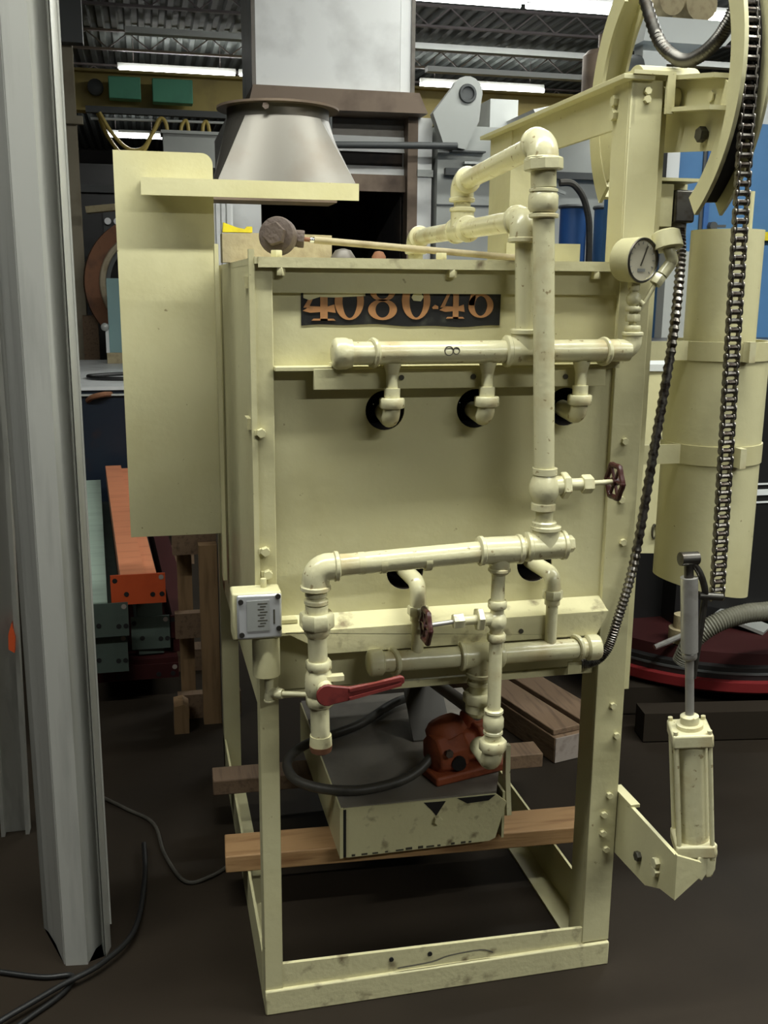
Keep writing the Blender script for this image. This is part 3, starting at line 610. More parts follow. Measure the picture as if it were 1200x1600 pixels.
# counterweight tube and its straps
TX, TY = 1.030, 0.155
def shell(z0, z1, r, t, cut=0.0):
    m = MB(); n = 40
    def ring(rr, z, c): return [(TX + rr * math.cos(2 * math.pi * k / n), TY + rr * math.sin(2 * math.pi * k / n), z - c * math.cos(2 * math.pi * k / n)) for k in range(n)]
    vs = ring(r, z0, cut) + ring(r, z1, 0) + ring(r - t, z1, 0) + ring(r - t, z0, cut); fs = []
    for i in range(4):
        for k in range(n):
            k2 = (k + 1) % n; j = (i + 1) % 4
            fs.append((i * n + k, i * n + k2, j * n + k2, j * n + k))
    return m.add(vs, fs)
CT = O('weight_tube', shell(0.840, 1.392, 0.106, 0.004, 0.022), 'cream', F)
O('inner_tube', shell(1.34, 1.622, 0.0755, 0.003), 'cream', CT)
O('strap', shell(1.352, 1.392, 0.109, 0.003).box(0.79, TX - 0.098, TY - 0.045, TY - 0.040, 1.352, 1.392), 'cream', CT)
O('strap', shell(1.130, 1.172, 0.109, 0.003).box(0.79, TX - 0.098, TY - 0.045, TY - 0.040, 1.130, 1.172), 'cream', CT)
for z_ in (1.352, 1.130):
    O('strap_clamp', box(TX - 0.008, TX + 0.006, TY - 0.132, TY - 0.104, z_, z_ + 0.042), 'cream_pipe', CT)
O('weight_rod', MB().cyl((TX + 0.03, TY - 0.03, 1.60), (TX + 0.03, TY - 0.03, 1.70), 0.007, n=12), 'cream', CT)

# air cylinder on its bracket
BK = O('cylinder_bracket', MB().prism([(0.03, 0.42), (-0.05, 0.42), (-0.25, 0.418), (-0.25, 0.325), (-0.20, 0.315), (-0.14, 0.285), (0.03, 0.275)], 'yz', 0.780, 0.788), 'cream', F)
O('bracket_flange', MB().prism([(0.778, 0.424), (0.832, 0.402), (0.834, 0.372), (0.780, 0.326)], 'xz', -0.258, -0.250), 'cream', BK)
O('bracket_top', box(0.779, 0.800, -0.06, 0.03, 0.418, 0.425), 'cream', BK)
for (y_, z_, m_) in ((-0.11, 0.335, 'ink'), (-0.185, 0.345, 'cream_pipe'), (-0.185, 0.365, 'cream_pipe')):
    O('bolt', MB().hexnut((0.780, y_, z_), (0.770, y_, z_), 0.011), m_, BK)
cb = V((0.858, -0.185, 0.375)); ct = V((0.826, -0.185, 0.668)); ca = (ct - cb).normalized()
PC = O('air_cylinder', MB().cyl(cb + ca * 0.03, cb + ca * 0.265, 0.033, n=28), 'cream_pipe', F)
cu = (V((1, -0.35, 0)) - ca * ca.dot(V((1, -0.35, 0)))).normalized(); cw = ca.cross(cu)
for t0, t1 in ((0.012, 0.040), (0.255, 0.283)):
    m = MB(); h = 0.039; vs = [cb + ca * t + cu * (i * h) + cw * (j * h) for t in (t0, t1) for i in (-1, 1) for j in (-1, 1)]
    m.add(vs, [(0, 1, 3, 2), (4, 6, 7, 5), (0, 4, 5, 1), (2, 3, 7, 6), (0, 2, 6, 4), (1, 5, 7, 3)])
    O('end_head', m, 'cream_pipe', PC, bevel=0.004)
for i in (-1, 1):
    for j in (-1, 1):
        q = cu * (i * 0.032) + cw * (j * 0.032)
        O('tie_rod', MB().cyl(cb + ca * 0.005 + q, cb + ca * 0.290 + q, 0.0048, n=10), 'cream_pipe', PC)
O('gland', MB().lathe(cb + ca * 0.283, ca, [(0, 0.026), (0.008, 0.026), (0.009, 0.018), (0.024, 0.018), (0.027, 0.012)], 22), 'cream_pipe', PC)
O('clevis_lug', MB().prism([(0.872, 0.398), (0.900, 0.402), (0.900, 0.345), (0.893, 0.328), (0.880, 0.328), (0.872, 0.345)], 'xz', -0.205, -0.165).prism([(0.846, 0.392), (0.868, 0.392), (0.868, 0.352), (0.858, 0.335), (0.846, 0.345)], 'xz', -0.225, -0.200), 'cream_pipe', PC, bevel=0.003)
O('clevis', MB().cyl(cb + V((0.02, 0, 0.004)), cb + V((0.044, 0, 0.004)), 0.018, n=18).bar(cb + ca * 0.02 + V((0.03, 0, 0)), cb + V((0.034, 0, -0.012)), 0.018, 0.024, up=(0, 1, 0)).bar(cb + ca * 0.015, cb + V((-0.06, 0, 0.0)), 0.014, 0.014, up=(0, 1, 0)), 'cream_pipe', PC)
rt = V((0.797, -0.185, 1.00))
RD = O('piston_rod', MB().cyl(cb + ca * 0.29, rt - V((-0.012, 0, 0.13)), 0.0085, n=16), 'steel', PC, label='bare steel piston rod')
O('rod_sleeve', MB().cyl(rt - V((-0.0165, 0, 0.185)), rt - V((-0.0035, 0, 0.035)), 0.0165, n=20).bead(rt - V((-0.0172, 0, 0.193)), ca, 0.0145, 0.014), 'steel', PC, label='grey steel rod sleeve')
O('rod_eye', MB().cyl(rt - V((-0.003, 0, 0.036)), rt, 0.009, n=14).cyl(rt + V((-0.018, 0, 0.002)), rt + V((0.018, 0, 0.002)), 0.013, n=16), 'steel_dark', PC)
O('chain_hook', MB().tube(smooth([rt + V((0.006, 0, -0.005)), rt + V((0.022, -0.004, -0.025)), rt + V((0.036, -0.004, -0.058)), rt + V((0.040, 0, -0.085)), rt + V((0.034, 0, -0.17)), rt + V((0.028, 0, -0.24))], 6), 0.0065, 10).cyl(rt + V((0.025, -0.002, -0.072)), rt + V((0.075, -0.002, -0.078)), 0.0075, n=12), 'steel_dark', PC)

# hood and tall side plate on the left/back
sp = [(-0.249, 0.827)] + [(-0.002, 0.827)] + [(-0.002 - 0.028 * (1 - math.cos(t)), 1.800 + 0.028 * math.sin(t)) for t in [math.radians(a) for a in range(0, 91, 15)]] + [(-0.249, 1.828)]
O('side_shield', MB().prism(sp, 'xz', 0.900, 0.905), 'cream', F, label='tall cream sheet metal side shield')
O('shield_bracket', box(-0.03, 0.004, 0.905, 0.96, 0.85, 1.5), 'cream', F)
O('hood_shelf', boxes((-0.184, 0.364, 0.815, 0.821, 1.715, 1.757), (-0.184, 0.364, 0.821, 0.899, 1.751, 1.757)), 'cream', F, label='cream hood shelf angle')
HDm = MB(); cx0, cy0 = 0.203, 1.17; sq = 0.192; ns = 48; zb, zt = 1.760, 1.950
vs = []; fs = []
for k in range(ns):
    t = 2 * math.pi * k / ns; c, s_ = math.cos(t), math.sin(t); q = sq / max(abs(c), abs(s_))
    vs.append((cx0 + c * q, cy0 + s_ * q, zb))
for k in range(ns):
    t = 2 * math.pi * k / ns; vs.append((cx0 + 0.145 * math.cos(t), cy0 + 0.145 * math.sin(t), zt))
for k in range(ns):
    k2 = (k + 1) % ns; fs.append((k, k2, ns + k2, ns + k))
HO = O('exhaust_hood', HDm.add(vs, fs), 'stainless', F, label='stainless square-to-round exhaust hood')
O('collar', MB().lathe((cx0, cy0, zt - 0.002), Z, [(0, 0.144), (0.034, 0.144), (0.034, 0.140), (0, 0.140)], 44, cap=False), 'stainless', HO)
O('collar_flange', MB().lathe((cx0, cy0, zt + 0.030), Z, [(0, 0.141), (0, 0.172), (0.006, 0.172), (0.006, 0.141)], 44, cap=False), 'scorched', HO)
O('hood_base', box(0.0, 0.338, 0.985, 1.12, 1.722, 1.760), 'scorched', HO)
O('clamp_bolt', MB().hexnut((0.15, cy0 - 0.146, 1.968), (0.15, cy0 - 0.158, 1.968), 0.010), 'rust_brown', HO)
O('hood_strut', MB().bar((0.03, 1.05, 1.55), (0.03, 1.05, 1.73), 0.03, 0.005), 'soot', HO)

# ------------------------------------------------------------------ chain on the front sector
chain_path = []
for a in range(150, 181, 1):
    t = math.radians(a); chain_path.append(V((0.846, HY + 0.2955 * math.cos(t), HZ + 0.2955 * math.sin(t))))
chain_path.append(V((0.866, -0.180, 0.922)))
def sample(path, step):
    out = []; i = 0; pos = path[0].copy(); rem = 0.0; d = 0.0
    seg = [(path[k], path[k + 1]) for k in range(len(path) - 1)]
    L = [(b - a).length for a, b in seg]; tot = sum(L); s = 0.0
    while s < tot:
        r = s; k = 0
        while k < len(L) - 1 and r > L[k]: r -= L[k]; k += 1
        a, b = seg[k]; tg = (b - a).normalized(); out.append((a + tg * r, tg)); s += step
    return out
PITCH = 0.0159
links = sample(chain_path, PITCH)
CH = thing('roller_chain', 'dark steel roller chain hanging from the front sector to the piston rod', 'chain', (0.858, -0.186, 0.92))
def link_mesh(outer):
    m = MB(); xo = 0.0125 if outer else 0.0095; th = 0.0022; ro = 0.0068; h = PITCH / 2
    pts = []
    for k in range(7):
        t = math.radians(-90 + 30 * k); pts.append((h + ro * math.cos(t), ro * math.sin(t)))
    pts.append((0, ro * 0.72))
    for k in range(7):
        t = math.radians(90 + 30 * k); pts.append((-h + ro * math.cos(t), ro * math.sin(t)))
    pts.append((0, -ro * 0.72))
    pts = [(b, a) for (a, b) in pts]           # local: y = across, z = along
    for sx in (-1, 1): m.prism(pts, 'yz', sx * xo - th / 2, sx * xo + th / 2)
    for e in (-1, 1): m.cyl((-xo - (0.002 if outer else 0), 0, e * h), (xo + (0.002 if outer else 0), 0, e * h), 0.0036 if outer else 0.0052, n=8)
    return m.mesh('link', V((0, 0, 0)))
lm = [link_mesh(True), link_mesh(False)]
for m_ in lm: m_.materials.append(MATS['chain_steel'])
for i, (p, tg) in enumerate(links):
    o = bpy.data.objects.new('link', lm[i % 2]); COL.objects.link(o); o.parent = CH
    zax = tg; xax = V((1, 0, 0)); yax = zax.cross(xax).normalized(); xax = yax.cross(zax)
    M = Matrix((xax, yax, zax)).transposed().to_4x4()
    o.matrix_local = Matrix.Translation(p - WLOC[CH.name]) @ M
# cable drooping between the two sectors
O('flexible_hose', MB().tube(smooth([(0.852, 0.30, 2.17), (0.85, 0.237, 2.075), (0.85, 0.17, 1.990), (0.85, 0.10, 1.945), (0.85, 0.046, 1.928), (0.85, -0.01, 1.93), (0.85, -0.06, 1.945), (0.85, -0.09, 1.965), (0.851, -0.112, 1.99)], 14), 0.013, 12, rf=lambda i: 0.0135 if i % 2 else 0.011), 'steel_dark', None,
  'dark ribbed hose drooping between the two curved sectors at top right', 'hose')

# ------------------------------------------------------------------ things on the furnace
TC = thing('thermocouple', 'thermocouple with rusty brown round head lying on the furnace top', 'thermocouple', (0.057, 0.08, 1.555))
ta = V((-0.40, -0.90, 0.12)).normalized(); tcn = V((0.060, 0.075, 1.588))
HEADO = O('head', MB().lathe(tcn + V((0, 0, 0)) - ta * 0.024, ta, [(0, 0.018), (0.006, 0.030), (0.020, 0.0345), (0.036, 0.0345), (0.042, 0.032), (0.044, 0.024)], 30), 'rust_brown', TC)
O('cap_boss', MB().hexnut(tcn + ta * 0.018, tcn + ta * 0.036, 0.0215, 6), 'rust_brown', HEADO)
rod_a = V((0.112, 0.075, 1.584)); rod_b = V((0.530, 0.075, 1.556))
O('neck', MB().cyl(tcn + V((0.018, 0.01, -0.002)), tcn + V((0.046, 0.004, -0.003)), 0.0155, n=16).hexnut(tcn + V((0.036, 0.005, -0.003)), tcn + V((0.048, 0.003, -0.004)), 0.0165), 'rust_brown', TC)
O('copper_neck', MB().cyl(rod_a + V((-0.006, 0, 0)), rod_a + V((0.012, 0, -0.001)), 0.0042, n=10), 'rust', TC)
O('ferrule', MB().cyl(rod_a + V((0.006, 0, -0.001)), rod_a + V((0.016, 0, -0.0015)), 0.0052, n=12), 'chrome', TC, label='shiny ferrule')
O('probe_rod', MB().cyl(rod_a + V((0.014, 0, -0.001)), rod_b, 0.0065, n=14), 'tan_board', TC, label='tan ceramic probe rod')
O('insulation_board', MB().prism([(-0.012, 1.549), (0.236, 1.549), (0.236, 1.612), (0.10, 1.615), (-0.012, 1.612)], 'xz', 0.50, 0.56), 'tan_board', None, 'tan fibre board block lying on the furnace top behind the thermocouple', 'board')
O('yellow_tape', MB().prism([(-0.010, 1.615), (0.056, 1.615), (0.056, 1.628), (0.044, 1.628), (0.040, 1.622), (0.020, 1.626), (-0.008, 1.636)], 'xz', 0.505, 0.53), 'yellow', None, 'crumpled yellow tape strip lying on the tan fibre board', 'tape')
O('grey_disc', MB().lathe((0.262, 0.50, 1.5495), Z, [(0, 0.030), (0.012, 0.030), (0.030, 0.018), (0.034, 0.004)], 24), 'sheet_grey', None, 'small grey domed disc on the furnace top beside the tan board', 'disc')
O('pipe_fitting', MB().lathe((0.335, 0.45, 1.5495), Z, [(0, 0.016), (0.016, 0.016), (0.026, 0.010), (0.028, 0.002)], 18), 'rust', None, 'small rusty pipe fitting on the furnace top right of the grey disc', 'fitting')

# ------------------------------------------------------------------ under the furnace
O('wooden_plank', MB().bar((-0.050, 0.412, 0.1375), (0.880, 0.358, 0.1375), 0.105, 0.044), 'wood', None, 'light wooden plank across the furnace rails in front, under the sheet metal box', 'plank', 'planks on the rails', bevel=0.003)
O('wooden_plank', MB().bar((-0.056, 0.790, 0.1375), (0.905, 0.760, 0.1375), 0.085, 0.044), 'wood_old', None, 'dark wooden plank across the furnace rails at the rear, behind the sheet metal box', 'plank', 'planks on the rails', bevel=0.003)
BX = thing('burner_box', 'cream sheet metal box with grey lid standing on the two planks', 'box', (0.42, 0.6, 0.16))
O('front_wall', MB().prism([(0.222, 0.290), (0.604, 0.286), (0.632, 0.262), (0.606, 0.168), (0.590, 0.161), (0.230, 0.161)], 'xz', 0.292, 0.298), 'cream_dirty', BX)
O('side_wall', box(0.214, 0.222, 0.290, 0.93, 0.162, 0.292), 'cream', BX)
O('side_wall', box(0.624, 0.630, 0.298, 0.93, 0.162, 0.286), 'cream', BX)
O('back_wall', box(0.222, 0.624, 0.924, 0.93, 0.162, 0.286), 'cream', BX)
O('lid', MB().prism([(0.218, 0.296), (0.606, 0.296), (0.690, 0.50), (0.72, 0.94), (0.218, 0.94)], 'xy', 0.2865, 0.2925), 'lid_grey', BX, label='scuffed grey lid')
O('black_edge', box(0.2225, 0.229, 0.289, 0.2925, 0.165, 0.288), 'black', BX)
O('corner_bracket', MB().prism([(0.29, 0.225), (0.31, 0.215), (0.335, 0.30), (0.33, 0.40), (0.315, 0.40), (0.31, 0.32)], 'yz', 0.634, 0.646), 'cream_pipe', BX)
O('bolt', MB().hexnut((0.455, 0.292, 0.236), (0.455, 0.280, 0.236), 0.011), 'cream_dirty', BX)
O('scorch_mark', MB().prism([(0.420, 0.284), (0.475, 0.282), (0.462, 0.262), (0.452, 0.246), (0.440, 0.262)], 'xz', 0.2905, 0.2925), 'soot', BX)
O('scorch_mark', MB().prism([(0.505, 0.286), (0.602, 0.285), (0.585, 0.272), (0.53, 0.270)], 'xz', 0.2905, 0.2925), 'soot', BX)
for k in range(12):
    x_ = 0.245 + 0.027 * k + random.uniform(-0.006, 0.006)
    O('chip', box(x_, x_ + random.uniform(0.006, 0.022), 0.2905, 0.2925, 0.1635, 0.1665 + random.uniform(0, 0.003)), 'ink', BX)
O('bent_flap', MB().prism([(0.60, 0.293), (0.60, 0.297), (0.72, 0.405), (0.84, 0.405), (0.84, 0.401), (0.722, 0.401)], 'yz', 0.475, 0.585), 'sheet_dark', BX)
# orange regulator on the lid
RG = thing('gas_regulator', 'orange painted cast gas regulator lying on the grey lid', 'regulator', (0.56, 0.47, 0.2925))
O('body', MB().lathe((0.462, 0.400, 0.352), (0.97, 0.24, 0.03), [(0, 0.030), (0.010, 0.052), (0.022, 0.056), (0.085, 0.058), (0.092, 0.044), (0.125, 0.042), (0.132, 0.060), (0.185, 0.060), (0.19, 0.046)], 8, phase=0.39), 'orange_rust', RG, bevel=0.004)
O('hood_cap', MB().lathe((0.520, 0.43, 0.385), (-0.35, 0.30, 0.9), [(0, 0.056), (0.034, 0.050), (0.048, 0.034), (0.052, 0.012)], 10), 'orange_rust', RG, bevel=0.003)
O('rear_dome', MB().lathe((0.600, 0.47, 0.385), (0.1, 0.25, 1), [(0, 0.040), (0.035, 0.036), (0.055, 0.022), (0.058, 0.008)], 16), 'orange_rust', RG)
O('foot', MB().bar((0.455, 0.385, 0.305), (0.665, 0.440, 0.305), 0.095, 0.024), 'orange_rust', RG, bevel=0.006)
O('port', MB().cyl((0.528, 0.362, 0.345), (0.526, 0.350, 0.344), 0.018, n=14), 'soot', RG)
for (x_, y_) in ((0.500, 0.352), (0.578, 0.372), (0.628, 0.380)):
    O('bolt', MB().hexnut((x_, y_, 0.378), (x_ - 0.003, y_ - 0.014, 0.378), 0.010), 'rust_brown', RG)
O('steel_rod', MB().cyl((0.530, 0.80, 0.424), (0.575, 0.36, 0.470), 0.017, n=14), 'sheet_grey', None, 'grey steel rod leaning over the box lid onto the orange regulator', 'rod')
hp = smooth([(0.555, 0.86, 0.315), (0.47, 0.82, 0.312), (0.34, 0.70, 0.310), (0.19, 0.62, 0.308), (0.125, 0.54, 0.306), (0.125, 0.44, 0.306), (0.18, 0.375, 0.306), (0.27, 0.345, 0.306), (0.37, 0.365, 0.306), (0.43, 0.385, 0.32), (0.468, 0.402, 0.345)], 8)
O('rubber_hose', MB().tube(hp, 0.0125, 12), 'hose', None, 'dark rubber hose looped over the box lid into the orange regulator', 'hose')

# ------------------------------------------------------------------ left foreground: formed metal sheet
colp = [(-0.478, 0.400), (-0.466, 0.382), (-0.445, 0.330), (-0.421, 0.252), (-0.373, 0.246), (-0.358, 0.300), (-0.343, 0.318), (-0.334, 0.262), (-0.324, 0.300), (-0.330, 0.372)]
inn = [(x_ - 0.004, y_ + 0.006) for (x_, y_) in reversed(colp)]
SPn = thing('metal_panel', 'tall grey folded sheet metal panel standing on the floor at the left edge', 'metal panel', (-0.41, 0.31, 0))
O('folded_sheet', MB().prism(colp + inn, 'xy', 0.0, 2.36), 'galvanized', SPn)
O('edge_flange', MB().prism([(-0.330, 0.374), (-0.324, 0.298), (-0.320, 0.298), (-0.325, 0.376)], 'xy', 0.06, 2.36), 'galvanized', SPn)
LSH = thing('leaning_sheet', 'dull grey metal strip leaning behind the folded panel at the far left edge', 'metal strip', (-0.59, 0.88, 0))
O('strip_body', MB().bar((-0.598, 0.885, 0.0), (-0.505, 0.43, 2.02), 0.075, 0.012, up=(0, 1, 0)), 'galvanized', LSH)
O('strip_lip', MB().bar((-0.566, 0.872, 0.0), (-0.473, 0.417, 2.02), 0.010, 0.034, up=(0, 1, 0)), 'galvanized', LSH)
O('strip_lip', MB().bar((-0.630, 0.872, 0.0), (-0.537, 0.417, 2.02), 0.010, 0.034, up=(0, 1, 0)), 'galvanized', LSH)
O('red_tag', MB().prism([(-0.556, 0.60), (-0.542, 0.59), (-0.538, 0.63), (-0.544, 0.67), (-0.554, 0.64)], 'xz', 0.700, 0.722), 'plate_orange', LSH, label='orange tag')

# floor cables
def cable(pts, r, label):
    O('power_cable', MB().tube(smooth(pts, 8), r, 10), 'rubber', None, label, 'cable', 'cables on the floor')
cable([(-0.80, 0.36, 0.007), (-0.60, 0.27, 0.007), (-0.47, 0.215, 0.007), (-0.405, 0.205, 0.007), (-0.42, 0.15, 0.007), (-0.50, 0.07, 0.007), (-0.56, 0.0, 0.007), (-0.62, -0.10, 0.007)], 0.006, 'black cable bending around the foot of the metal panel')
cable([(-0.249, 0.70, 0.021), (-0.247, 0.528, 0.021), (-0.271, 0.32, 0.021), (-0.34, 0.215, 0.021), (-0.42, 0.160, 0.021), (-0.50, 0.10, 0.021), (-0.60, 0.03, 0.021), (-0.75, -0.03, 0.021)], 0.0065, 'black cable sweeping from behind the furnace to the lower left corner')
O('power_cable', MB().tube(smooth([(-0.40, 1.05, 0.006), (-0.30, 0.93, 0.006), (-0.223, 0.828, 0.006), (-0.195, 0.66, 0.006), (-0.146, 0.52, 0.006), (-0.08, 0.53, 0.006), (-0.02, 0.58, 0.006)], 8), 0.005, 8), 'hose', None, 'thin dull cable curving on the dark floor left of the furnace', 'cable', 'cables on the floor')

# ------------------------------------------------------------------ left background: rack beams, cabinet, ring
def rack(p0, p1, w_, zt, zb_, bm_, pm_, px0, px1, pz0, pz1, label, step=True, holes=True):
    t = thing('rack_beam', label, 'rack beam', (p0[0], p0[1], zb_), 'rack beams stacked on the floor')
    h = zt - zb_; ax = (V((p1[0], p1[1], 0)) - V((p0[0], p0[1], 0))).normalized(); sd = V((ax.y, -ax.x, 0))
    a = V((p0[0], p0[1], (zt + zb_) / 2)); b = V((p1[0], p1[1], (zt + zb_) / 2))
    O('box_section', MB().bar(a, b, w_, h), bm_, t)
    if step:
        a2 = a + sd * (w_ / 2 + 0.022) - V((0, 0, 0.009)); b2 = b + sd * (w_ / 2 + 0.022) - V((0, 0, 0.009))
        O('step_section', MB().bar(a2, b2, 0.044, h - 0.018), bm_, t)
    y = p0[1]
    pl = O('end_plate', box(px0, px1, y - 0.008, y, pz0, pz1), pm_, t)
    if holes:
        for (fx, fz) in ((0.08, 0.82), (0.28, 0.35), (0.76, 0.3), (0.93, 0.3)):
            x_ = px0 + fx * (px1 - px0); z_ = pz0 + fz * (pz1 - pz0)
            O('bolt_hole', MB().cyl((x_, y - 0.0095, z_), (x_, y - 0.007, z_), 0.009, n=12), 'black', pl)
        O('bolt_hole', MB().cyl((px1 - 0.014, y - 0.0095, pz1 - 0.014), (px1 - 0.014, y - 0.007, pz1 - 0.014), 0.009, n=12), 'wood_end', pl)
    return t
rack((-0.268, 1.70), (-0.40, 4.0), 0.085, 0.492, 0.400, 'beam_orange', 'plate_orange', -0.345, -0.156, 0.388, 0.497, 'orange rack beam with perforated orange end plate, top of the stack')
rack((-0.400, 1.66), (-0.515, 4.0), 0.085, 0.412, 0.300, 'beam_green', 'plate_green', -0.430, -0.288, 0.286, 0.408, 'pale green rack beam with dark green end plate beside the orange one', step=False)
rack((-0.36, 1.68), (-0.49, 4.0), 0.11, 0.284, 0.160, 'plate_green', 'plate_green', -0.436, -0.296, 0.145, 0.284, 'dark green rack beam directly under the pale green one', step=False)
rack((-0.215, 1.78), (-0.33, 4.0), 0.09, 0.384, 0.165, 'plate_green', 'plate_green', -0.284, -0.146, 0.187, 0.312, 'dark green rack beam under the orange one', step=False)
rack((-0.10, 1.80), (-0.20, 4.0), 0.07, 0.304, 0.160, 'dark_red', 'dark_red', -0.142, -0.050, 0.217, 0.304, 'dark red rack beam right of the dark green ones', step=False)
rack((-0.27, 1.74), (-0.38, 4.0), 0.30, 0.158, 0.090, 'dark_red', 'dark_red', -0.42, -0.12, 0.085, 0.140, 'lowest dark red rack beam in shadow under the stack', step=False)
for y_ in (2.0, 3.6):
    O('timber_block', box(-0.62, 0.02, y_, y_ + 0.09, 0.0, 0.088), 'wood_old', None, 'timber block on the floor carrying the ' + ('near' if y_ < 3 else 'far') + ' end of the rack beams', 'timber', 'timbers under the rack beams')
O('wooden_block', MB().prism([(-0.148, 0.0), (-0.098, 0.0), (-0.096, 0.09), (-0.115, 0.105), (-0.146, 0.10)], 'xz', 1.42, 1.51), 'wood_crate', None, 'small wooden block on the dark floor below the rack beams', 'block')
CR = thing('wooden_crate', 'upright wooden crate frame standing behind the left furnace leg', 'crate', (-0.03, 1.6, 0))
for (xa, xb, ya, za, zb_) in ((-0.045, 0.016, 1.48, 0.0, 0.645), (-0.115, -0.065, 1.60, 0.0, 0.70)):
    O('upright_board', box(xa, xb, ya, ya + 0.05, za, zb_), 'wood_crate', CR)
for z_ in (0.0, 0.30, 0.60):
    O('cross_board', box(-0.13, 0.09, 1.54, 1.58, z_, z_ + 0.09), 'wood_old', CR)
O('metal_corner', box(0.018, 0.05, 1.47, 1.54, 0.0, 0.70), 'sheet_grey', CR)
TB = thing('work_table', 'white topped dark blue steel work table behind the rack beams', 'table', (-0.45, 5.2, 0))
O('table_top', box(-0.80, 0.15, 4.20, 6.40, 0.900, 0.920), 'table_white', TB)
O('front_panel', box(-0.78, 0.13, 4.22, 4.24, 0.12, 0.900), 'navy', TB)
O('edge_bar', box(-0.80, 0.15, 4.195, 4.215, 0.868, 0.878), 'grey_machine', TB)
O('side_panel', box(0.11, 0.13, 4.24, 6.38, 0.0, 0.90), 'navy', TB)
O('side_panel', box(-0.78, -0.76, 4.24, 6.38, 0.0, 0.90), 'navy', TB)
for k in range(8):
    O('rivet', MB().cyl((-0.60, 4.221, 0.30 + 0.07 * k), (-0.60, 4.212, 0.30 + 0.07 * k), 0.012, n=8), 'grey_dark', TB)
O('rusty_handle', MB().tube(smooth([(-0.53, 4.22, 0.84), (-0.50, 4.17, 0.865), (-0.44, 4.16, 0.88), (-0.40, 4.22, 0.875)], 6), 0.016, 8), 'rust', TB)
O('drawn_cable', MB().tube(smooth([(-0.20, 4.9, 0.9335), (-0.34, 4.92, 0.9335), (-0.53, 4.80, 0.9335), (-0.545, 4.72, 0.9335), (-0.50, 4.62, 0.9335), (-0.34, 4.55, 0.9335), (-0.2, 4.55, 0.9335)], 8), 0.012, 8), 'rubber', None, 'dark cable bent back on itself on the white table top', 'cable')
RG2 = thing('rusty_ring', 'large upright rusty steel ring behind the work table at left', 'ring', (-0.2, 6.75, 0))
RGc = V((-0.12, 6.70, 1.50)); rax = V((0.12, -1, 0)).normalized()
O('rusty_flange', MB().lathe(RGc + rax * 0.06, -rax, [(0, 0.41), (0, 0.53), (0.16, 0.53), (0.16, 0.41), (0, 0.41)], 60, cap=False), 'rust', RG2)
O('inner_rim', MB().torus(RGc + rax * 0.08, rax, 0.395, 0.026, 60, 8), 'ring_tan', RG2)
O('inner_sleeve', MB().lathe(RGc + rax * 0.05, -rax, [(0, 0.375), (0.5, 0.375), (0.5, 0.335), (0, 0.335), (0, 0.375)], 48, cap=False), 'grey_dark', RG2)
O('cradle', boxes((-0.70, 0.50, 6.72, 6.80, 0.0, 0.10), (-0.68, -0.56, 6.72, 6.80, 0.10, 1.25), (0.34, 0.46, 6.72, 6.80, 0.10, 1.2)), 'wood_old', RG2)
O('top_board', MB().bar((-0.60, 6.66, 2.06), (0.10, 6.62, 2.14), 0.12, 0.05), 'tan_board', RG2)
TE = thing('control_cabinet', 'teal grey metal cabinet standing on a tan base in front of the rusty ring', 'cabinet', (-0.3, 6.0, 0.92))
O('cabinet_body', box(-0.455, -0.15, 6.0, 6.2, 1.00, 1.54), 'teal', TE)
O('cabinet_base', box(-0.475, -0.14, 5.98, 6.22, 0.921, 1.00), 'tan_board', TE)
O('cabinet_trim', box(-0.478, -0.455, 5.98, 6.0, 1.0, 1.20), 'table_white', TE)
O('cabinet_knob', MB().lathe((-0.48, 5.99, 1.19), (0, -1, 0), [(0, 0.02), (0.02, 0.03), (0.04, 0.028), (0.05, 0.01)], 14), 'label_grey', TE)
# dark machine far behind at left, building column and pale box
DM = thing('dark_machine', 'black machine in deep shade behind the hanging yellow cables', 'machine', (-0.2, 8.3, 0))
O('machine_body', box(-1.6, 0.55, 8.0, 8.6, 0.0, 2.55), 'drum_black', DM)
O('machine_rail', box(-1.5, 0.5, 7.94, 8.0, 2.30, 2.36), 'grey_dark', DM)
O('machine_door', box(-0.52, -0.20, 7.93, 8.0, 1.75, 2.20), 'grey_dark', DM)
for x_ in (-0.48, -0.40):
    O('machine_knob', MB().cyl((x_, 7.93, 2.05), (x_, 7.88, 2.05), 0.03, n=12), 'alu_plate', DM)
BC = thing('building_column', 'tan and grey steel building column beyond the folded metal panel', 'column', (-0.66, 6.9, 0))
O('column_shaft', boxes((-0.76, -0.655, 6.9, 6.92, 0, 4.5), (-0.76, -0.655, 7.02, 7.04, 0, 4.5), (-0.71, -0.69, 6.92, 7.02, 0, 4.5)), 'column_paint', BC)
O('column_box', box(-0.76, -0.565, 6.78, 6.9, 3.30, 3.9), 'grey_dark', BC)
O('column_bracket', box(-0.74, -0.60, 6.84, 6.9, 2.72, 2.78), 'column_paint', BC)
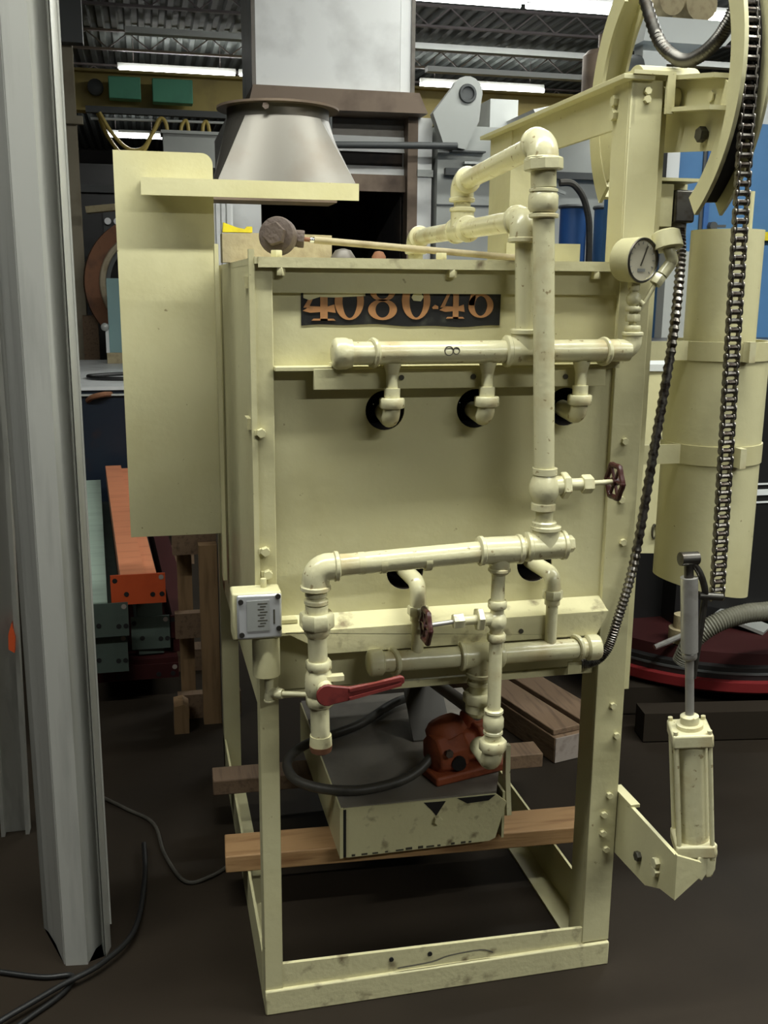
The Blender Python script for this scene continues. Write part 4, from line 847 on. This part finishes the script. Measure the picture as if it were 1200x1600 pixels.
# crane runway with green boxes and festoon cables
CB = thing('crane_beam', 'yellow overhead crane beam under the far ceiling light', 'crane beam', (2.5, 11.2, 3.4))
O('web', box(-2.2, 8.5, 11.19, 11.21, 3.50, 3.90), 'crane_yellow', CB)
O('flange', box(-2.2, 8.5, 11.08, 11.32, 3.90, 3.93), 'crane_yellow', CB)
O('flange', box(-2.2, 8.5, 11.08, 11.32, 3.47, 3.50), 'crane_yellow', CB)
O('end_post', box(-2.2, -2.0, 11.1, 11.3, 0, 3.47), 'crane_yellow', CB)
O('end_post', box(8.3, 8.5, 11.1, 11.3, 0, 3.47), 'crane_yellow', CB)
O('festoon_track', box(-0.75, 1.4, 10.75, 10.85, 3.40, 3.47), 'grey_dark', CB)
O('festoon_rail', MB().cyl((-0.7, 10.8, 3.34), (1.3, 10.8, 3.36), 0.015, n=8).cyl((-0.4, 10.8, 3.22), (1.3, 10.8, 3.23), 0.012, n=8), 'pale_paint', CB)
O('beam_lamp', MB().lathe((-0.64, 11.1, 3.72), (0, -1, 0), [(0, 0.09), (0.08, 0.09), (0.1, 0.05)], 14), 'grey_dark', CB)
O('electrical_box', box(-0.49, -0.13, 10.86, 11.06, 3.58, 3.82), 'green_box', None, 'smaller green electrical box on the yellow crane beam', 'electrical box', 'green boxes on the crane beam', bevel=0.01)
O('electrical_box', box(0.0, 0.46, 10.86, 11.06, 3.56, 3.82), 'green_box', None, 'wider green electrical box with a red mark on the yellow crane beam', 'electrical box', 'green boxes on the crane beam', bevel=0.01)
for i, (pts, lab) in enumerate((
    ([(-0.62, 10.8, 3.40), (-0.52, 10.8, 3.15), (-0.33, 10.8, 2.93), (-0.15, 10.8, 2.98), (-0.02, 10.8, 3.20), (0.08, 10.8, 3.36)], 'lower yellow festoon cable looping below the crane beam'),
    ([(-0.60, 10.74, 3.40), (-0.47, 10.74, 3.18), (-0.30, 10.74, 3.02), (-0.14, 10.74, 3.03), (-0.02, 10.74, 3.20), (0.07, 10.74, 3.36), (0.14, 10.74, 3.30), (0.16, 10.74, 3.02)], 'upper yellow festoon cable hanging from the white roller'),
    ([(0.30, 10.8, 3.05), (0.31, 10.8, 3.28), (0.36, 10.8, 3.36), (0.39, 10.8, 3.30), (0.40, 10.8, 3.05)], 'small yellow cable loop right of the white roller'),
    ([(0.55, 10.8, 3.05), (0.56, 10.8, 3.30), (0.60, 10.8, 3.36), (0.63, 10.8, 3.28), (0.64, 10.8, 3.05)], 'small yellow cable loop nearest the stainless hood'))):
    O('festoon_cable', MB().tube(smooth(pts, 7), 0.022, 8), 'cable_yellow', None, lab, 'cable', 'yellow festoon cables')
O('vent_box', boxes((0.06, 0.62, 9.0, 9.3, 2.55, 2.99), (0.04, 0.64, 8.98, 9.32, 2.97, 3.0), (0.30, 0.38, 9.1, 9.2, 0, 2.55)), 'grey_machine', None, 'pale grey box on a post behind the tall cream shield', 'box')

# ------------------------------------------------------------------ white furnace behind
WF = thing('large_furnace', 'large white furnace with tall square duct and black open mouth in the background', 'furnace', (1.1, 5.6, 0))
O('duct', box(0.560, 1.50, 5.0, 5.9, 2.735, 4.55), 'white_duct', WF)
O('duct_corner', box(0.535, 0.560, 5.0, 5.03, 2.735, 4.55), 'sheet_grey', WF)
O('duct_seam', box(1.505, 1.575, 5.01, 5.03, 2.735, 4.55), 'white_duct', WF)
O('duct_corner', box(1.575, 1.60, 5.0, 5.9, 2.735, 4.55), 'sheet_grey', WF)
O('hood_band', MB().prism([(0.50, 2.60), (1.68, 2.61), (1.62, 2.735), (0.535, 2.735)], 'xz', 4.95, 6.0), 'scorched', WF)
O('lintel', box(1.0, 1.60, 5.22, 5.26, 2.49, 2.60), 'sheet_grey', WF)
O('white_panel', box(1.0, 1.60, 5.20, 5.24, 2.39, 2.49), 'white_duct', WF)
O('soot_slot', box(1.0, 1.58, 5.23, 5.28, 2.30, 2.39), 'soot', WF)
O('white_panel', box(1.0, 1.60, 5.20, 5.24, 2.19, 2.30), 'white_duct', WF)
O('scorched_band', box(0.60, 1.60, 5.16, 5.22, 2.13, 2.24), 'scorched', WF)
O('mouth_side', box(0.40, 0.60, 5.2, 6.6, 0.0, 2.60), 'white_duct', WF)
O('mouth_roof', box(0.60, 1.60, 5.24, 6.6, 2.18, 2.30), 'soot', WF)
O('mouth_back', box(0.60, 1.60, 6.5, 6.6, 0.0, 2.2), 'soot', WF)
O('mouth_floor', box(0.60, 1.60, 5.2, 6.5, 0.0, 0.5), 'soot', WF)
O('mouth_lining', box(0.60, 0.61, 5.24, 6.5, 0.5, 2.18), 'soot', WF)
O('mouth_lining', box(1.57, 1.58, 5.24, 6.5, 0.5, 2.18), 'soot', WF)
O('door_post', box(1.585, 1.655, 5.10, 5.22, 0.0, 2.61), 'scorched', WF)
O('white_post', box(1.66, 1.76, 5.12, 5.6, 0.0, 2.61), 'white_duct', WF)
O('post_collar', box(1.65, 1.765, 5.10, 5.13, 2.23, 2.275), 'grey_machine', WF)
O('hinge_rod', MB().cyl((1.02, 4.9, 2.385), (1.87, 4.9, 2.41), 0.022, n=12), 'grey_dark', WF)
O('rod_hanger', MB().cyl((1.02, 4.92, 2.40), (1.02, 4.92, 2.62), 0.015, n=8).bar((1.02, 4.92, 2.62), (1.02, 5.0, 2.62), 0.03, 0.02), 'grey_dark', WF)
# pale curtain of ribbed panels left of the mouth
WPn = O('ribbed_panel', boxes(*[(0.22 + 0.035 * k, 0.245 + 0.035 * k, 5.05, 5.08, 0.0, 2.05) for k in range(5)], (0.20, 0.40, 5.08, 5.10, 0.0, 2.05)), 'white_duct', None, 'pale ribbed panel standing left of the black furnace mouth', 'panel')

# ------------------------------------------------------------------ grey machine behind, blue drums
GM = thing('grey_machine', 'large grey painted steel machine with lifting eye behind the pipes', 'machine', (2.6, 5.6, 0))
O('main_body', box(1.78, 3.50, 5.05, 6.6, 0.0, 2.56), 'grey_machine', GM)
lug = [(1.80, 2.42), (1.72, 2.62)] + [(1.955 + 0.105 * math.cos(t), 2.755 + 0.105 * math.sin(t)) for t in [math.radians(a) for a in range(160, -31, -20)]] + [(2.04, 2.58), (1.95, 2.40)]
O('lifting_lug', MB().prism(lug, 'xz', 4.97, 5.05), 'grey_machine', GM)
O('lug_eye', MB().torus((1.955, 4.965, 2.75), (0, 1, 0), 0.05, 0.012, 20, 6).cyl((1.955, 4.968, 2.75), (1.955, 4.975, 2.75), 0.048, n=18), 'grey_dark', GM)
O('lug_base', box(1.86, 2.10, 4.985, 5.05, 2.385, 2.395), 'grey_dark', GM)
O('handle_bar', box(1.82, 3.10, 4.98, 5.03, 2.235, 2.28), 'grey_dark', GM)
O('handle_clip', box(1.95, 2.30, 4.98, 5.03, 2.31, 2.325), 'pale_paint', GM)
O('panel_line', box(1.78, 2.30, 5.042, 5.05, 2.04, 2.05), 'grey_dark', GM)
O('side_wing', MB().prism([(3.10, 2.56), (3.60, 2.63), (3.60, 1.5), (3.10, 1.5)], 'xz', 4.9, 5.05), 'grey_machine', GM)
for (x_, z_) in ((2.36, 2.10), (2.55, 2.14), (3.2, 2.1)):
    O('tap', MB().tube(smooth([(x_, 5.05, z_), (x_, 4.92, z_ + 0.02), (x_ - 0.06, 4.9, z_ - 0.02)], 4), 0.022, 8).bar((x_ - 0.08, 4.9, z_ + 0.05), (x_ + 0.10, 4.9, z_ - 0.01), 0.02, 0.02), 'grey_machine', GM)
O('shelf_tray', MB().prism([(2.30, 2.58), (2.95, 2.72), (2.95, 2.76), (2.28, 2.61)], 'xz', 4.6, 5.4), 'white_duct', GM)
O('top_block', box(2.16, 2.36, 5.1, 5.4, 2.56, 2.75), 'pale_paint', GM)
O('top_block', box(2.98, 3.45, 5.3, 5.7, 2.56, 2.86), 'table_white', GM)
for k, (xa, xb, m_, lab) in enumerate(((1.91, 2.19, 'blue', 'dark blue storage drum left of the hanging black cable'), (2.25, 2.41, 'blue', 'dark blue storage drum right of the hanging black cable'), (2.47, 2.60, 'blue_pale', 'narrow lighter blue drum beside the right furnace post'))):
    cxx = (xa + xb) / 2; r_ = (xb - xa) / 2; dr = thing('storage_drum', lab, 'drum', (cxx, 4.0, 0.0), 'blue drums behind the furnace')
    O('drum_body', MB().lathe((cxx, 4.0, 0), Z, [(0, r_), (0.65, r_), (0.66, r_ + 0.010), (0.69, r_ + 0.010), (0.70, r_), (1.30, r_), (1.31, r_ + 0.010), (1.34, r_ + 0.010), (1.35, r_), (1.97, r_)], 24), m_, dr)
    O('drum_rim', MB().torus((cxx, 4.0, 1.97), Z, r_, 0.012, 30, 6), 'grey_dark', dr)
O('hanging_cable', MB().tube(smooth([(2.13, 3.75, 2.08), (2.22, 3.75, 2.07), (2.30, 3.75, 1.95), (2.33, 3.75, 1.7), (2.33, 3.75, 0.8), (2.33, 3.75, 0.01)], 8), 0.02, 8), 'hose', None, 'thick dark cable hanging in front of the blue drums', 'cable')
# blue cabinet at right
BL = thing('blue_cabinet', 'tall blue steel cabinet behind the hanging chain at right', 'cabinet', (2.6, 2.8, 0))
O('cabinet_body', box(2.20, 3.6, 2.65, 3.3, 0.0, 2.26), 'blue_pale', BL)
O('door_gap', box(2.385, 2.40, 2.64, 2.652, 0.2, 2.24), 'grey_dark', BL)
O('door_edge', box(2.40, 2.425, 2.63, 2.652, 0.2, 2.24), 'blue', BL)
O('yellow_stripe', box(2.36, 3.0, 2.62, 2.648, 1.73, 1.77), 'yellow', BL)
O('lower_panel', box(2.18, 2.50, 2.55, 2.62, 0.5, 1.67), 'grey_machine', BL)
O('panel_slot', box(2.36, 2.40, 2.535, 2.555, 1.15, 1.60), 'black', BL)
O('white_sheet', box(2.16, 2.24, 2.60, 2.64, 1.97, 2.15), 'table_white', BL)
O('dark_strip', box(2.10, 2.15, 2.55, 2.64, 1.70, 2.15), 'drum_black', BL)
O('top_hood', MB().prism([(2.45, 2.26), (3.6, 2.26), (3.6, 2.52), (2.6, 2.46)], 'xz', 2.7, 3.2), 'pale_paint', BL)
O('door_handle', MB().bar((2.44, 2.62, 1.79), (2.50, 2.60, 1.79), 0.02, 0.012).cyl((2.44, 2.64, 1.79), (2.44, 2.60, 1.79), 0.02, n=10), 'grey_dark', BL)
# hoist above right
HT = thing('pale_hoist', 'pale grey hoist block on a post behind the drooping hose at top right', 'hoist', (2.4, 3.4, 0))
O('hoist_post', box(2.42, 2.56, 3.4, 3.5, 0.0, 2.82), 'pale_paint', HT)
O('hoist_plate', MB().prism([(2.38, 2.75), (2.85, 2.75), (2.97, 2.87), (2.40, 2.87)], 'xz', 3.32, 3.55), 'pale_paint', HT)
for (x_, r_) in ((2.55, 0.07), (2.72, 0.09)):
    O('hoist_pulley', MB().cyl((x_, 3.36, 2.96), (x_, 3.52, 2.96), r_, n=18), 'tan_board', HT)
O('hoist_motor', MB().cyl((2.26, 3.42, 2.60), (2.40, 3.42, 2.60), 0.10, n=18), 'grey_dark', HT)
EX = thing('exhaust_can', 'dull brown round canister left of the rear sector arm', 'canister', (3.385, 6.0, 2.562))
O('can_body', MB().lathe((3.385, 6.0, 2.562), Z, [(0, 0.14), (0.02, 0.165), (0.70, 0.165), (0.74, 0.13)], 20), 'scorched', EX)
O('can_stem', MB().cyl((3.385, 6.0, 3.30), (3.385, 6.0, 3.42), 0.05, n=12), 'scorched', EX)

# ------------------------------------------------------------------ right background
WPt = thing('cream_carton', 'cream box cabinet standing between the furnace post and the weight tube', 'box', (1.36, 1.2, 0.68))
cbp = [(1.24, 0.90), (1.362, 0.872), (1.41, 0.93), (1.41, 1.5), (1.24, 1.5)]
O('carton_body', MB().prism(cbp, 'xy', 0.705, 1.265), 'cream', WPt)
O('carton_lid', MB().prism([(x_ * 1.0 + (0.008 if x_ > 1.3 else -0.008), y_ - 0.006) for (x_, y_) in cbp], 'xy', 1.262, 1.282), 'pale_paint', WPt)
O('carton_edge', MB().bar((1.366, 0.868, 0.71), (1.366, 0.868, 1.26), 0.010, 0.010, up=(0, 1, 0)), 'pale_paint', WPt)
PRN = O('printed_mark', MB().ring2d([(1.322, 0.748), (1.344, 0.752), (1.346, 0.778), (1.342, 0.806), (1.320, 0.812), (1.319, 0.78)], [(1.325, 0.753), (1.341, 0.756), (1.343, 0.778), (1.339, 0.801), (1.323, 0.806), (1.322, 0.78)], 'xz', 0.8715, 0.886)
        .box(1.322, 1.340, 0.8715, 0.884, 0.788, 0.793).box(1.322, 1.340, 0.8715, 0.884, 0.765, 0.769).ring2d(ell(1.303, 0.775, 0.008, 0.024, 12), ell(1.303, 0.775, 0.006, 0.021, 12), 'xz', 0.876, 0.889), 'ink', WPt, label='small black printed mark')
BM = thing('dark_press', 'black machine with round red rimmed base in the right background', 'machine', (1.95, 1.62, 0))
bmx, bmy = 1.98, 1.66
O('round_base', MB().lathe((bmx, bmy, 0.115), Z, [(0, 0.60), (0.012, 0.615), (0.045, 0.615)], 56), 'drum_red', BM, label='red rim')
O('base_ring', MB().lathe((bmx, bmy, 0.160), Z, [(0, 0.585), (0.045, 0.585), (0.05, 0.57)], 56), 'drum_black', BM)
O('base_groove', MB().lathe((bmx, bmy, 0.180), Z, [(0, 0.588), (0.008, 0.588)], 56), 'grey_dark', BM)
O('upper_rim', MB().lathe((bmx, bmy, 0.210), Z, [(0, 0.565), (0.04, 0.56), (0.045, 0.54)], 56), 'dark_red', BM)
O('plinth', MB().lathe((bmx, bmy, 0.107), Z, [(0, 0.52), (0.009, 0.55)], 40), 'drum_black', BM)
O('tower', boxes((1.50, 2.10, 1.55, 2.05, 0.255, 0.72), (1.72, 2.40, 1.45, 2.05, 0.255, 1.30)), 'drum_black', BM)
for z_ in (0.785, 0.745, 0.715):
    O('white_stripe', box(1.84, 2.20, 1.445, 1.45, z_, z_ + (0.022 if z_ == 0.745 else 0.006)), 'table_white', BM)
O('pump_body', MB().lathe((1.66, 1.28, 0.255), Z, [(0, 0.05), (0.05, 0.05), (0.052, 0.035), (0.10, 0.035)], 18), 'tan_board', BM)
O('round_gauge', MB().lathe((1.47, 1.40, 0.395), (-0.4, -1, 0), [(0, 0.040), (0.03, 0.040), (0.032, 0.03)], 22), 'tan_board', BM)
O('clamp_lever', MB().cyl((1.52, 1.22, 0.262), (1.72, 1.24, 0.32), 0.010, n=8).sphere((1.72, 1.24, 0.32), 0.02, 8, 6), 'steel', BM)
for k in range(3):
    O('grey_slat', MB().bar((2.02 + 0.15 * k, 1.30, 0.262 + 0.0 * k), (1.90 + 0.15 * k, 1.44, 0.30), 0.10, 0.012), 'label_grey', BM)
O('corrugated_hose', MB().tube(smooth([(1.53, 1.05, 0.27), (1.55, 1.02, 0.36), (1.62, 1.0, 0.42), (1.72, 1.0, 0.445), (1.84, 1.0, 0.455), (1.98, 1.0, 0.52), (2.05, 1.02, 0.62)], 22), 0.03, 14, rf=lambda i: 0.033 if i % 2 else 0.0295), 'grey_hose', None, 'thick grey corrugated hose curving out of the black machine at right', 'hose')
PA = thing('pallet', 'old wooden pallet on the floor behind the right furnace leg', 'pallet', (1.2, 1.35, 0))
dv = (V((1.0, 1.75, 0)) - V((1.19, 0.95, 0))).normalized(); sv = V((dv.y, -dv.x, 0))
for off, w_ in ((0.0, 0.115), (0.135, 0.06)):
    a = V((1.095, 0.96, 0.045)) + sv * off
    O('stringer', MB().bar(a, a + dv * 1.0, w_, 0.088), 'wood_old', PA, bevel=0.003)
    O('stringer_end', MB().bar(a - dv * 0.003, a, w_ - 0.004, 0.084), 'wood_end' if off == 0 else 'wood_old', PA)
for off in (-0.005, 0.125):
    a = V((1.095, 0.975, 0.100)) + sv * off
    O('deck_board', MB().bar(a, a + dv * 0.98, 0.105, 0.020), 'wood_old', PA, bevel=0.003)
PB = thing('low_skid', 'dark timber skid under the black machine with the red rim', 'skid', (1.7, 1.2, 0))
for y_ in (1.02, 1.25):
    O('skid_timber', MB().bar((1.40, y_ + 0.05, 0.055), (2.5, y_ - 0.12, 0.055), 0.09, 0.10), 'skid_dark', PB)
